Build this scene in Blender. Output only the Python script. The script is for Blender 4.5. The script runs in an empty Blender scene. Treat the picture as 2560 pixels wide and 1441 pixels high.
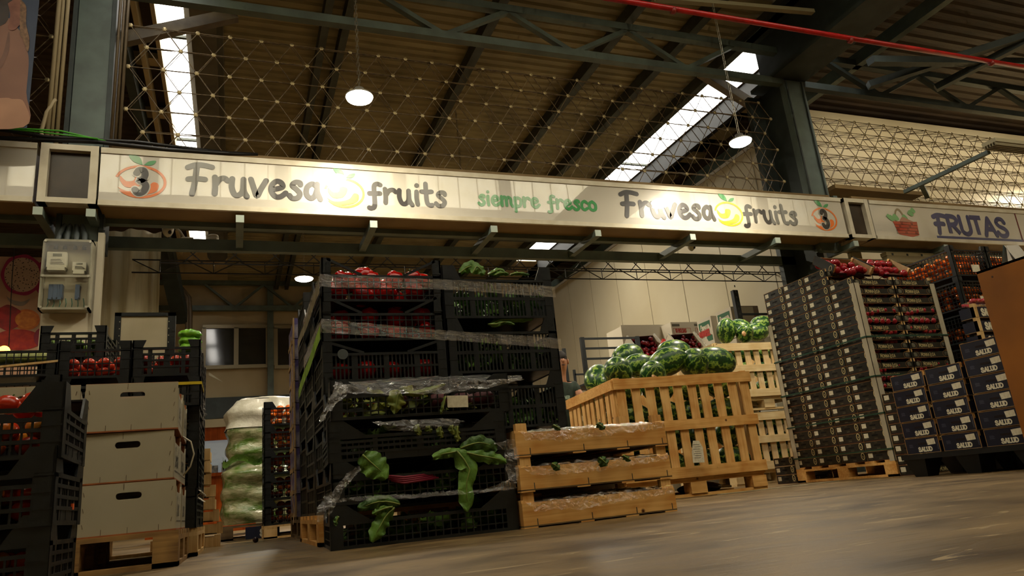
import bpy, bmesh, math, random
import numpy as np
from mathutils import Vector, Matrix, Euler, noise
random.seed(7)
PI = math.pi
sc = bpy.context.scene
C = sc.collection
R = math.radians

# ------------------------------------------------------------------ camera (lying close to the floor, tilted up and rolled)
CH = 0.16; F = 1805.14
pitch, roll, yaw = 0.27632169, -0.09977016, 0.38096703
fwd = Vector((math.sin(yaw)*math.cos(pitch), math.cos(yaw)*math.cos(pitch), math.sin(pitch)))
r0 = Vector((math.cos(yaw), -math.sin(yaw), 0)); u0 = r0.cross(fwd)
rt = math.cos(roll)*r0 + math.sin(roll)*u0
up = -math.sin(roll)*r0 + math.cos(roll)*u0
cd = bpy.data.cameras.new('camera'); cam = bpy.data.objects.new('camera', cd); C.objects.link(cam)
cd.sensor_width = 36; cd.lens = F*36/2560; cd.clip_start = 0.02; cd.clip_end = 200
M = Matrix((rt, up, -fwd)).transposed().to_4x4(); M.translation = Vector((0, 0, CH)); cam.matrix_world = M
sc.camera = cam

def ray(px, py): return rt*(px-1280) - up*(py-720.5) + fwd*F
def A(px, py, Y):                       # survey helper: the point at depth Y seen along that sight line
    v = ray(px, py); return Vector((0, 0, CH)) + v*(Y/v.y)
def AX(px, py, X): v = ray(px, py); return Vector((0, 0, CH)) + v*(X/v.x)
def AZ(px, py, Z): v = ray(px, py); return Vector((0, 0, CH)) + v*((Z-CH)/v.z)

# ------------------------------------------------------------------ materials
MATS = {}
def lin(c):
    if isinstance(c, str):
        c = [int(c[i:i+2], 16)/255 for i in (0, 2, 4)]
    return tuple((x/12.92 if x <= 0.04045 else ((x+0.055)/1.055)**2.4) for x in c) + (1,)
def nt(name):
    m = bpy.data.materials.new(name); m.use_nodes = True
    return m, m.node_tree.nodes, m.node_tree.links, m.node_tree.nodes['Principled BSDF']
def mat(name, col, rough=0.6, metal=0, col2=None, scale=8, stretch=(1, 1, 1), bump=0, bscale=None, spec=0.5, emit=0, ecol=None, detail=3, lo=.35, hi=.65, dist=0, trans=0):
    if name in MATS: return MATS[name]
    m, N, L, b = nt(name)
    b.inputs['Roughness'].default_value = rough; b.inputs['Metallic'].default_value = metal
    b.inputs['Specular IOR Level'].default_value = spec
    b.inputs['Base Color'].default_value = lin(col)
    tc = N.new('ShaderNodeTexCoord'); mp = N.new('ShaderNodeMapping'); mp.inputs['Scale'].default_value = stretch
    L.new(tc.outputs['Object'], mp.inputs['Vector'])
    if col2:
        n = N.new('ShaderNodeTexNoise'); n.inputs['Scale'].default_value = scale; n.inputs['Detail'].default_value = detail; n.inputs['Distortion'].default_value = dist
        L.new(mp.outputs[0], n.inputs['Vector'])
        r = N.new('ShaderNodeValToRGB'); r.color_ramp.elements[0].position = lo; r.color_ramp.elements[1].position = hi
        r.color_ramp.elements[0].color = lin(col); r.color_ramp.elements[1].color = lin(col2)
        L.new(n.outputs['Fac'], r.inputs[0]); L.new(r.outputs[0], b.inputs['Base Color'])
    if bump:
        n2 = N.new('ShaderNodeTexNoise'); n2.inputs['Scale'].default_value = bscale or scale*3; n2.inputs['Detail'].default_value = 4
        L.new(mp.outputs[0], n2.inputs['Vector'])
        bp = N.new('ShaderNodeBump'); bp.inputs['Strength'].default_value = bump; bp.inputs['Distance'].default_value = 0.01
        L.new(n2.outputs['Fac'], bp.inputs['Height']); L.new(bp.outputs[0], b.inputs['Normal'])
    if emit:
        b.inputs['Emission Color'].default_value = lin(ecol or col); b.inputs['Emission Strength'].default_value = emit
    MATS[name] = m; return m
def film_mat(name, alpha=0.16, rough=0.08, bscale=30, bstr=0.9, stretch=(1, 1, 1), tint='ffffff', bdist=.01):
    if name in MATS: return MATS[name]
    m, N, L, b = nt(name); N.remove(b); out = N['Material Output']
    t = N.new('ShaderNodeBsdfTransparent'); t.inputs[0].default_value = lin('f6f6f4')
    g = N.new('ShaderNodeBsdfGlossy'); g.inputs['Roughness'].default_value = rough; g.inputs['Color'].default_value = lin(tint)
    d = N.new('ShaderNodeBsdfDiffuse'); d.inputs[0].default_value = lin(tint)
    fr = N.new('ShaderNodeFresnel'); fr.inputs[0].default_value = 1.5
    tc = N.new('ShaderNodeTexCoord'); mp = N.new('ShaderNodeMapping'); mp.inputs['Scale'].default_value = stretch
    n = N.new('ShaderNodeTexNoise'); n.inputs['Scale'].default_value = bscale; n.inputs['Detail'].default_value = 5; n.inputs['Distortion'].default_value = .6
    bp = N.new('ShaderNodeBump'); bp.inputs['Strength'].default_value = bstr; bp.inputs['Distance'].default_value = bdist
    L.new(tc.outputs['Object'], mp.inputs[0]); L.new(mp.outputs[0], n.inputs['Vector']); L.new(n.outputs['Fac'], bp.inputs['Height'])
    for q in (g, d, fr): L.new(bp.outputs[0], q.inputs['Normal'])
    m1 = N.new('ShaderNodeMixShader'); m2 = N.new('ShaderNodeMixShader'); m1.inputs[0].default_value = alpha
    ad = N.new('ShaderNodeAddShader'); bk = N.new('ShaderNodeEmission'); bk.inputs[1].default_value = 0
    L.new(t.outputs[0], m1.inputs[1]); L.new(d.outputs[0], m1.inputs[2])
    fm = N.new('ShaderNodeMath'); fm.operation = 'MULTIPLY'; fm.inputs[1].default_value = 2.2; fm.use_clamp = True; L.new(fr.outputs[0], fm.inputs[0]); L.new(fm.outputs[0], m2.inputs[0]); L.new(bk.outputs[0], m2.inputs[1]); L.new(g.outputs[0], m2.inputs[2])
    L.new(m1.outputs[0], ad.inputs[0]); L.new(m2.outputs[0], ad.inputs[1]); L.new(ad.outputs[0], out.inputs[0]); MATS[name] = m; return m
def wood(name, c1, c2, knots=True, axis='z', rough=.6, big=9):
    """softwood: long grain streaks, board to board variation, a few knots"""
    if name in MATS: return MATS[name]
    m, N, L, b = nt(name); b.inputs['Roughness'].default_value = rough; b.inputs['Specular IOR Level'].default_value = .3
    tc0 = N.new('ShaderNodeTexCoord'); oi = N.new('ShaderNodeObjectInfo'); va = N.new('ShaderNodeVectorMath'); va.operation = 'MULTIPLY_ADD'; va.inputs[1].default_value = (1, 1, 1)
    cb = N.new('ShaderNodeMath'); cb.operation = 'MULTIPLY'; cb.inputs[1].default_value = 7.3; L.new(oi.outputs['Random'], cb.inputs[0]); L.new(tc0.outputs['Object'], va.inputs[0]); L.new(cb.outputs[0], va.inputs[2])
    st = {'x': (1.2, 26, 26), 'y': (26, 1.2, 26), 'z': (26, 26, 1.2)}[axis]
    def nz(scl, s, det, dist=0):
        mp = N.new('ShaderNodeMapping'); mp.inputs['Scale'].default_value = scl
        n = N.new('ShaderNodeTexNoise'); n.inputs['Scale'].default_value = s; n.inputs['Detail'].default_value = det; n.inputs['Distortion'].default_value = dist
        L.new(va.outputs[0], mp.inputs[0]); L.new(mp.outputs[0], n.inputs['Vector']); return n
    n1 = nz(st, 2.2, 4, .5); n2 = nz((1, 1, 1), big, 1)
    mx = N.new('ShaderNodeMath'); mx.operation = 'ADD'; L.new(n1.outputs['Fac'], mx.inputs[0]); L.new(n2.outputs['Fac'], mx.inputs[1])
    r = N.new('ShaderNodeValToRGB'); r.color_ramp.elements[0].position = .38; r.color_ramp.elements[1].position = .62
    ml = N.new('ShaderNodeMath'); ml.operation = 'MULTIPLY'; ml.inputs[1].default_value = .5
    L.new(mx.outputs[0], ml.inputs[0]); L.new(ml.outputs[0], r.inputs[0])
    r.color_ramp.elements[0].color = lin(c2); r.color_ramp.elements[1].color = lin(c1)
    v = N.new('ShaderNodeTexVoronoi'); v.inputs['Scale'].default_value = 6
    L.new(va.outputs[0], v.inputs['Vector'])
    r2 = N.new('ShaderNodeValToRGB'); r2.color_ramp.elements[0].position = .03; r2.color_ramp.elements[1].position = .08
    r2.color_ramp.elements[0].color = (.12, .05, .02, 1); r2.color_ramp.elements[1].color = (1, 1, 1, 1)
    L.new(v.outputs['Distance'], r2.inputs[0])
    mm = N.new('ShaderNodeMix'); mm.data_type = 'RGBA'; mm.blend_type = 'MULTIPLY'; mm.inputs[0].default_value = 1 if knots else 0
    L.new(r.outputs[0], mm.inputs[6]); L.new(r2.outputs[0], mm.inputs[7]); L.new(mm.outputs[2], b.inputs['Base Color'])
    MATS[name] = m; return m

# ------------------------------------------------------------------ mesh builder
class MB:
    def __init__(s): s.v = []; s.f = []
    def add(s, vs, fs):
        o = len(s.v); s.v += [tuple(p) for p in vs]; s.f += [tuple(i+o for i in f) for f in fs]; return s
    def box(s, x0, x1, y0, y1, z0, z1):
        return s.add([(x0, y0, z0), (x1, y0, z0), (x1, y1, z0), (x0, y1, z0), (x0, y0, z1), (x1, y0, z1), (x1, y1, z1), (x0, y1, z1)],
                     [(0, 3, 2, 1), (4, 5, 6, 7), (0, 1, 5, 4), (1, 2, 6, 5), (2, 3, 7, 6), (3, 0, 4, 7)])
    def bar(s, p, q, w, h=None, ref=(0, 0, 1)):
        p = Vector(p); q = Vector(q); h = h or w; d = (q-p).normalized(); ref = Vector(ref)
        if abs(d.dot(ref)) > .98: ref = Vector((0, 1, 0)) if abs(d.y) < .9 else Vector((1, 0, 0))
        a = d.cross(ref).normalized()*w/2; b = a.cross(d).normalized()*h/2
        vs = [p-a-b, p+a-b, p+a+b, p-a+b, q-a-b, q+a-b, q+a+b, q-a+b]
        return s.add(vs, [(0, 1, 2, 3), (4, 7, 6, 5), (0, 4, 5, 1), (1, 5, 6, 2), (2, 6, 7, 3), (3, 7, 4, 0)])
    def tube(s, pts, r, n=6, cap=True):
        pts = [Vector(p) for p in pts]; rings = []; a = None
        for i, p in enumerate(pts):
            d = (pts[min(i+1, len(pts)-1)]-pts[max(i-1, 0)]).normalized()
            if a is None:
                ref = Vector((0, 0, 1)) if abs(d.z) < .9 else Vector((1, 0, 0)); a = d.cross(ref).normalized()
            else: a = (a - d*a.dot(d)).normalized()
            b = d.cross(a); rr = r[i] if isinstance(r, (list, tuple)) else r
            rings.append([p + a*math.cos(2*PI*k/n)*rr + b*math.sin(2*PI*k/n)*rr for k in range(n)])
        vs = [v for g in rings for v in g]; fs = []
        for i in range(len(pts)-1):
            for k in range(n): fs.append((i*n+k, i*n+(k+1) % n, (i+1)*n+(k+1) % n, (i+1)*n+k))
        if cap: fs.append(tuple(range(n))[::-1]); fs.append(tuple((len(pts)-1)*n+k for k in range(n)))
        return s.add(vs, fs)
    def lathe(s, prof, n=16, c=(0, 0, 0)):
        vs = []; fs = []
        for (r, z) in prof:
            for k in range(n): vs.append((c[0]+r*math.cos(2*PI*k/n), c[1]+r*math.sin(2*PI*k/n), c[2]+z))
        for i in range(len(prof)-1):
            for k in range(n): fs.append((i*n+k, i*n+(k+1) % n, (i+1)*n+(k+1) % n, (i+1)*n+k))
        fs.append(tuple(range(n))[::-1]); fs.append(tuple((len(prof)-1)*n+k for k in range(n)))
        return s.add(vs, fs)
    def ell(s, c, r, n=12, m=8, M3=None, fn=None):
        vs = []; fs = []; c = Vector(c)
        for i in range(m+1):
            th = PI*i/m
            for k in range(n):
                ph = 2*PI*k/n; p = Vector((math.sin(th)*math.cos(ph), math.sin(th)*math.sin(ph), math.cos(th)))
                if fn: p = p*fn(th, ph)
                p = Vector((p.x*r[0], p.y*r[1], p.z*r[2]))
                if M3: p = M3 @ p
                vs.append(c+p)
        for i in range(m):
            for k in range(n): fs.append((i*n+k, (i+1)*n+k, (i+1)*n+(k+1) % n, i*n+(k+1) % n))
        return s.add(vs, fs)
    def grid(s, fn, nu, nv):
        vs = [fn(i/nu, j/nv) for i in range(nu+1) for j in range(nv+1)]
        fs = [(i*(nv+1)+j, (i+1)*(nv+1)+j, (i+1)*(nv+1)+j+1, i*(nv+1)+j+1) for i in range(nu) for j in range(nv)]
        return s.add(vs, fs)
    def prism(s, poly, axis, a, b):
        """poly: 2-D outline; axis: the extrusion axis"""
        n = len(poly)
        def P(u, v, w): return {'x': (w, u, v), 'y': (u, w, v), 'z': (u, v, w)}[axis]
        vs = [P(u, v, a) for u, v in poly]+[P(u, v, b) for u, v in poly]
        fs = [tuple(range(n)), tuple(range(2*n-1, n-1, -1))]+[(i, i+n, (i+1) % n+n, (i+1) % n) for i in range(n)]
        return s.add(vs, fs)
    def xf(s, m, start=0):
        for i in range(start, len(s.v)): s.v[i] = tuple(m @ Vector(s.v[i]))
        return s
    def mesh(s, name, m, smooth=False, bevel=0, fix=False):
        me = bpy.data.meshes.new(name); me.from_pydata(s.v, [], s.f)
        if fix or bevel:
            bm = bmesh.new(); bm.from_mesh(me)
            if bevel: bmesh.ops.bevel(bm, geom=list(bm.edges), offset=bevel, segments=1, affect='EDGES', clamp_overlap=True)
            bmesh.ops.recalc_face_normals(bm, faces=bm.faces); bm.to_mesh(me); bm.free()
        if m: me.materials.append(m)
        if smooth:
            me.polygons.foreach_set('use_smooth', [True]*len(me.polygons))
        me.update(); return me

def link(name, data, parent=None, loc=None, rot=None, scl=None):
    o = bpy.data.objects.new(name, data); C.objects.link(o)
    if parent: o.parent = parent
    if loc is not None: o.location = loc
    if rot is not None: o.rotation_euler = rot
    if scl is not None: o.scale = scl if hasattr(scl, '__len__') else (scl,)*3
    return o
def tag(o, label=None, cat=None, group=None, kind=None):
    if label: o['label'] = label
    if cat: o['category'] = cat
    if group: o['group'] = group
    if kind: o['kind'] = kind
    return o
def struct(name, mb, m, label=None, cat=None, smooth=False, fix=True):
    o = link(name, mb.mesh(name, m, smooth, fix=fix)); tag(o, kind='structure')
    if label: tag(o, label, cat)
    return o
def single(name, mb, m, label, cat, group=None, smooth=False, loc=None, rot=None, kind=None, fix=True, bevel=0):
    o = link(name, mb.mesh(name, m, smooth, fix=fix, bevel=bevel), None, loc, rot); return tag(o, label, cat, group, kind)
class T:
    """a template: a thing and its parts; put() makes the objects, meshes are shared"""
    def __init__(s, name, cat): s.name = name; s.cat = cat; s.parts = []
    def part(s, name, mb, m, smooth=False, bevel=0, subs=(), label=None, fix=True, kind=None):
        me = mb.mesh(name, m, smooth, bevel, fix)
        e = [name, me, [], label, kind]; s.parts.append(e); return e
    def sub(s, e, name, mb, m, smooth=False, label=None, fix=True): e[2].append((name, mb.mesh(name, m, smooth, fix=fix), label))
    def put(s, label, loc, rz=0, group=None, rot=None, scl=None, skip=()):
        r = link(s.name, None, None, loc, rot or (0, 0, rz), scl); r.empty_display_size = .05
        tag(r, label, s.cat, group)
        for (n, me, subs, lb, kd) in s.parts:
            if n in skip: continue
            o = link(n, me, r)
            if lb: o['label'] = lb
            if kd: o['kind'] = kd
            for (n2, me2, l2) in subs:
                o2 = link(n2, me2, o)
                if l2: o2['label'] = l2
        return r
def thing(name, label, cat, loc=(0, 0, 0), rz=0, group=None, rot=None):
    r = link(name, None, None, loc, rot or (0, 0, rz)); r.empty_display_size = .05; return tag(r, label, cat, group)
def part(name, mb, m, parent, smooth=False, label=None, fix=True, bevel=0, kind=None):
    o = link(name, mb.mesh(name, m, smooth, bevel, fix), parent)
    if label: o['label'] = label
    if kind: o['kind'] = kind
    return o

# ------------------------------------------------------------------ lettering drawn with strokes
def cr(pts, k=6):
    if len(pts) < 3: return pts
    o = []
    P = [pts[0]]+list(pts)+[pts[-1]]
    for i in range(1, len(P)-2):
        for t in range(k):
            t /= k; a, b, c, d = P[i-1], P[i], P[i+1], P[i+2]
            o.append(tuple(.5*((2*b[j])+(-a[j]+c[j])*t+(2*a[j]-5*b[j]+4*c[j]-d[j])*t*t+(-a[j]+3*b[j]-3*c[j]+d[j])*t**3) for j in (0, 1)))
    o.append(pts[-1]); return o
G = {  # name: (advance, [strokes]); a stroke starting with 'L' keeps its corners
 'F': (.62, [[(.14, 0), (.2, .4), (.24, .92)], [(.02, .9), (.2, 1.0), (.4, 1.01), (.62, .96)], [(.04, .5), (.22, .53), (.45, .52)]]),
 'f': (.42, [[(.36, .78), (.26, .82), (.17, .7), (.17, .3), (.16, -.12), (.06, -.22), (.0, -.2)], [(.02, .4), (.18, .41), (.34, .42)]]),
 'r': (.44, [[(.08, .62), (.09, .3), (.08, .04)], [(.1, .36), (.2, .55), (.32, .6), (.4, .52)]]),
 'u': (.5, [[(.08, .6), (.07, .3), (.14, .06), (.25, .04), (.35, .2), (.37, .6)], [(.37, .5), (.38, .2), (.46, .0)]]),
 'v': (.52, [[(.06, .62), (.14, .3), (.22, .04), (.32, .28), (.46, .6)]]),
 'e': (.5, [[(.1, .3), (.25, .34), (.38, .42), (.34, .56), (.22, .6), (.1, .46), (.08, .24), (.18, .06), (.32, .06), (.46, .2)]]),
 's': (.44, [[(.36, .52), (.34, .6), (.22, .6), (.14, .48), (.26, .34), (.34, .2), (.28, .05), (.14, .02), (.06, .12)]]),
 'a': (.52, [[(.36, .5), (.24, .58), (.1, .44), (.08, .2), (.18, .06), (.3, .14), (.38, .4)], [(.38, .58), (.38, .3), (.46, .03)]]),
 'i': (.26, [[(.12, .58), (.11, .3), (.13, .04)], [(.13, .84), (.14, .86)]]),
 't': (.4, [[(.16, .95), (.16, .5), (.18, .12), (.28, .02), (.33, .04)], [(.02, .6), (.18, .6), (.34, .62)]]),
 'm': (.7, [[(.08, .6), (.08, .04)], [(.09, .4), (.2, .58), (.31, .5), (.32, .06)], [(.33, .42), (.44, .58), (.56, .48), (.57, .2), (.64, .02)]]),
 'p': (.5, [[(.09, .58), (.1, .2), (.1, -.28)], [(.1, .44), (.24, .58), (.4, .46), (.38, .16), (.24, .04), (.1, .14)]]),
 'c': (.44, [[(.38, .5), (.26, .6), (.1, .46), (.08, .2), (.2, .04), (.38, .14)]]),
 'o': (.52, [[(.26, .6), (.1, .48), (.08, .2), (.22, .04), (.4, .12), (.42, .42), (.26, .6)]]),
 'n': (.5, [[(.08, .6), (.08, .04)], [(.09, .4), (.22, .58), (.36, .46), (.38, .04)]]),
 'd': (.5, [[(.36, .48), (.2, .56), (.08, .36), (.12, .08), (.26, .06), (.38, .3)], [(.4, 1.0), (.38, .5), (.42, .03)]]),
 '3': (.6, [[(.1, .86), (.22, 1.0), (.42, .98), (.48, .8), (.38, .6), (.24, .54), (.42, .48), (.54, .3), (.42, .06), (.2, .0), (.06, .14)]]),
 'S': (.62, [[(.5, .8), (.4, .98), (.2, .98), (.08, .78), (.2, .56), (.42, .44), (.54, .24), (.42, .02), (.18, .02), (.06, .2)]]),
 'A': (.66, ['L', [(.04, 0), (.32, 1), (.6, 0)], 'L', [(.16, .36), (.48, .36)]]),
 'L': (.5, ['L', [(.08, 1), (.08, 0), (.46, 0)]]),
 'U': (.62, [[(.08, 1), (.08, .5), (.1, .16), (.3, .0), (.5, .16), (.53, .5), (.53, 1)]]),
 'D': (.64, ['L', [(.08, 0), (.08, 1)], [(.08, 1), (.36, .96), (.56, .7), (.56, .3), (.36, .04), (.08, 0)]]),
 'M': (.8, ['L', [(.06, 0), (.12, 1), (.38, .25), (.64, 1), (.7, 0)]]),
 'O': (.66, [[(.32, 1), (.12, .86), (.06, .5), (.12, .14), (.32, 0), (.52, .14), (.58, .5), (.52, .86), (.32, 1)]]),
 'N': (.64, ['L', [(.06, 0), (.06, 1), (.54, 0), (.54, 1)]]),
 'I': (.24, ['L', [(.1, 0), (.1, 1)]]),
 'R': (.6, ['L', [(.08, 0), (.08, 1)], [(.08, 1), (.4, .96), (.5, .76), (.38, .54), (.08, .5)], 'L', [(.26, .5), (.54, 0)]]),
 'T': (.6, ['L', [(.0, 1), (.56, 1)], 'L', [(.28, 1), (.28, 0)]]),
 'B': (.6, ['L', [(.08, 0), (.08, 1)], [(.08, 1), (.42, .94), (.42, .62), (.08, .52)], [(.08, .52), (.52, .46), (.5, .06), (.08, 0)]]),
 'E': (.54, ['L', [(.48, 1), (.08, 1), (.08, 0), (.5, 0)], 'L', [(.08, .5), (.42, .5)]]),
 'P': (.56, ['L', [(.08, 0), (.08, 1)], [(.08, 1), (.42, .94), (.46, .68), (.36, .5), (.08, .46)]]),
 'K': (.6, ['L', [(.08, 0), (.08, 1)], 'L', [(.5, 1), (.08, .45), (.54, 0)]]),
 '1': (.34, ['L', [(.04, .8), (.18, 1), (.18, 0)]]),
 '0': (.58, [[(.28, 1), (.08, .8), (.06, .3), (.28, 0), (.5, .3), (.5, .8), (.28, 1)]]),
 ' ': (.34, []), 'V': (.6, ['L', [(.04, 1), (.3, 0), (.56, 1)]]),
}
FL = [0]
def flat(mb, P, vs, fs):
    """adds flat faces, all turned to the printed side"""
    n = (Vector(P(1, 0))-Vector(P(0, 0))).cross(Vector(P(0, 1))-Vector(P(0, 0))); out = []
    for f in fs:
        a = Vector((0, 0, 0)); q = [Vector(vs[i]) for i in f]
        for i in range(len(q)): a += (q[i]-q[0]).cross(q[(i+1) % len(q)]-q[0])
        out.append(tuple(f) if a.dot(n) > 0 else tuple(f)[::-1])
    FL[0] = (FL[0]+1) % 11; k = n.normalized()*(.00011*FL[0])
    mb.add([Vector(v)+k for v in vs], out)
def stroke_poly(mb, pts, w, P, caps=True):
    """flat ribbon along pts (2-D), half-width w, P maps (u, v) to 3-D"""
    n = len(pts); L_ = []; Rr = []
    for i in range(n):
        a = pts[max(i-1, 0)]; b = pts[min(i+1, n-1)]; dx, dy = b[0]-a[0], b[1]-a[1]; l = math.hypot(dx, dy) or 1
        nx, ny = -dy/l*w, dx/l*w; L_.append((pts[i][0]+nx, pts[i][1]+ny)); Rr.append((pts[i][0]-nx, pts[i][1]-ny))
    vs = [P(*p) for p in L_]+[P(*p) for p in Rr]
    flat(mb, P, vs, [(i, n+i, n+i+1, i+1) for i in range(n-1)])
    if caps:
        for c in (pts[0], pts[-1]):
            flat(mb, P, [P(c[0]+w*math.cos(2*PI*k/12), c[1]+w*math.sin(2*PI*k/12)) for k in range(12)], [tuple(range(12))])
def text(mb, s, size, w, P, x0=0, z0=0, sx=1, gap=0, serif=0, sharp=False, slant=0, big=()):
    """writes s; P(u, v) -> 3-D; size = cap height; w = stroke half width"""
    x = x0
    for i, ch in enumerate(s):
        adv, st = G[ch]; keep = False; k = 1.25 if i in big else 1
        for q in st:
            if isinstance(q, str): keep = True; continue
            pts = [((x+p[0]*size*sx+slant*p[1]*size), (z0+p[1]*size*k)) for p in q]
            if keep:
                for a, b in zip(pts[:-1], pts[1:]): stroke_poly(mb, [a, b], w, P, caps=not sharp or len(pts) > 2)
            else: stroke_poly(mb, cr(pts), w, P)
            if serif:
                for e in (q[0], q[-1]):
                    if e[1] in (0, 1):
                        ex = x+e[0]*size*sx; ez = z0+e[1]*size + (-w*.1 if e[1] else w*.1)
                        flat(mb, P, [P(ex-serif, ez-w*.55), P(ex+serif, ez-w*.55), P(ex+serif, ez+w*.55), P(ex-serif, ez+w*.55)], [(0, 1, 2, 3)])
            keep = False
        x += (adv+gap)*size*sx
    return x
def ring(mb, P, c, rx, rz, t, a0=0, a1=2*PI, n=28):
    o = [];
    for k in range(n+1):
        a = a0+(a1-a0)*k/n; o.append((P(c[0]+math.cos(a)*rx, c[1]+math.sin(a)*rz), P(c[0]+math.cos(a)*(rx-t), c[1]+math.sin(a)*(rz-t))))
    flat(mb, P, [p for q in o for p in q], [(2*k, 2*k+1, 2*k+3, 2*k+2) for k in range(n)])
def blob(mb, P, pts, smooth=True):
    q = cr(list(pts)+[pts[0]], 5)[:-1] if smooth else pts
    flat(mb, P, [P(*p) for p in q], [tuple(range(len(q)))])
ORD = ['bottom', 'second', 'third', 'fourth', 'fifth', 'sixth', 'seventh', 'eighth', 'ninth', 'tenth', 'eleventh', 'twelfth', 'thirteenth', 'fourteenth',
       'fifteenth', 'sixteenth', 'seventeenth', 'eighteenth', 'nineteenth', 'twentieth', 'twenty-first', 'twenty-second']
# ------------------------------------------------------------------ colours and shared materials
steel = mat('steel_blue_grey', '66756e', .5, .05, '56615b', 4, bump=.15)
steel_d = mat('steel_dark', '3a4442', .55, .1, '2e3634', 4)
steel_o = mat('steel_roof', '474c42', .6, .1, '393a30', 5)
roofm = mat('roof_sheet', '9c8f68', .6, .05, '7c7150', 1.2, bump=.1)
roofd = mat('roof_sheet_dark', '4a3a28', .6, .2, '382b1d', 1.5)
cream = mat('cream_wall', 'c2b08a', .7, 0, 'b3a07a', 1.0)
panelw = mat('cold_room_panel', 'd2cab0', .28, 0, 'c8bea2', .8, spec=.5)
whitep = mat('white_paint', 'cfc6ae', .5, 0, 'bfb59a', 3)
alu = mat('sign_frame_white', 'd8d0ba', .35, .1, 'c8bea4', 6)
rust = mat('rod_rusty', '75603c', .55, .15, '4a3922', 20)
nodem = mat('node_zinc', '9c8c66', .35, .5)
blackp = mat('black_plastic', '151a1c', .42, 0, '0f1314', 14, bump=.12)
blackp2 = mat('black_plastic_dull', '131718', .5, 0, '0d1011', 14)
glow = mat('skylight_glass', 'ffffff', .5, emit=8.5, ecol='fffaf0')
lampe = mat('lamp_lens', 'ffffff', .4, emit=60, ecol='fff4dc')
lampe3 = mat('lamp_lens_far', 'ffffff', .4, emit=40, ecol='fff4dc')

# floor: worn sealed concrete
def floor_mat():
    m, N, L, b = nt('worn_concrete')
    tc = N.new('ShaderNodeTexCoord')
    def nz(scl, s, det, dist=0, w=0):
        mp = N.new('ShaderNodeMapping'); mp.inputs['Scale'].default_value = scl; mp.inputs['Rotation'].default_value = (0, 0, w)
        n = N.new('ShaderNodeTexNoise'); n.inputs['Scale'].default_value = s; n.inputs['Detail'].default_value = det; n.inputs['Distortion'].default_value = dist
        L.new(tc.outputs['Object'], mp.inputs[0]); L.new(mp.outputs[0], n.inputs['Vector']); return n
    n1 = nz((1, 1.6, 1), 2.4, 10, .6, .1); r = N.new('ShaderNodeValToRGB')
    r.color_ramp.elements[0].position = .3; r.color_ramp.elements[1].position = .72
    r.color_ramp.elements[0].color = lin('4a3a26'); r.color_ramp.elements[1].color = lin('8c734c')
    L.new(n1.outputs['Fac'], r.inputs[0])
    n2 = nz((1, 5, 1), 5, 6, 1.2, .3); r2 = N.new('ShaderNodeValToRGB'); r2.color_ramp.elements[0].position = .6; r2.color_ramp.elements[1].position = .75
    r2.color_ramp.elements[0].color = (0, 0, 0, 1); r2.color_ramp.elements[1].color = (1, 1, 1, 1)
    L.new(n2.outputs['Fac'], r2.inputs[0])
    mx = N.new('ShaderNodeMix'); mx.data_type = 'RGBA'; mx.inputs[7].default_value = lin('2c2014')
    mm = N.new('ShaderNodeMath'); mm.operation = 'MULTIPLY'; mm.inputs[1].default_value = .45; L.new(r2.outputs[0], mm.inputs[0])
    L.new(mm.outputs[0], mx.inputs[0]); L.new(r.outputs[0], mx.inputs[6])
    # small chipped spots and pale scars
    v = nz((.8, 3.5, 1), 5.5, 9, .8, -.15); r3 = N.new('ShaderNodeValToRGB'); r3.color_ramp.elements[0].position = .635; r3.color_ramp.elements[1].position = .655
    r3.color_ramp.elements[0].color = (0, 0, 0, 1); r3.color_ramp.elements[1].color = (1, 1, 1, 1); L.new(v.outputs['Fac'], r3.inputs[0])
    m2 = N.new('ShaderNodeMix'); m2.data_type = 'RGBA'; m2.inputs[7].default_value = lin('9c8660'); L.new(r3.outputs[0], m2.inputs[0]); L.new(mx.outputs[2], m2.inputs[6])
    L.new(m2.outputs[2], b.inputs['Base Color'])
    rr = N.new('ShaderNodeMapRange'); rr.inputs[3].default_value = .3; rr.inputs[4].default_value = .6; b.inputs['Specular IOR Level'].default_value = .28; L.new(n1.outputs['Fac'], rr.inputs[0]); L.new(rr.outputs[0], b.inputs['Roughness'])
    bp = N.new('ShaderNodeBump'); bp.inputs['Strength'].default_value = .25; bp.inputs['Distance'].default_value = .01
    ad = N.new('ShaderNodeMath'); ad.operation = 'SUBTRACT'; L.new(n2.outputs['Fac'], ad.inputs[0]); L.new(r3.outputs[0], ad.inputs[1]); L.new(ad.outputs[0], bp.inputs['Height'])
    L.new(bp.outputs[0], b.inputs['Normal']); return m
struct('floor', MB().box(-10, 18, -6, 21.2, -.1, 0), floor_mat())
# pale threshold strip let into the floor below the melon bin
struct('trim_1', MB().box(3.45, 4.6, 4.78, 4.84, 0, .006).xf(Matrix.Rotation(0, 4, 'Z')), mat('threshold', 'b9ae90', .5, .3))

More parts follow.
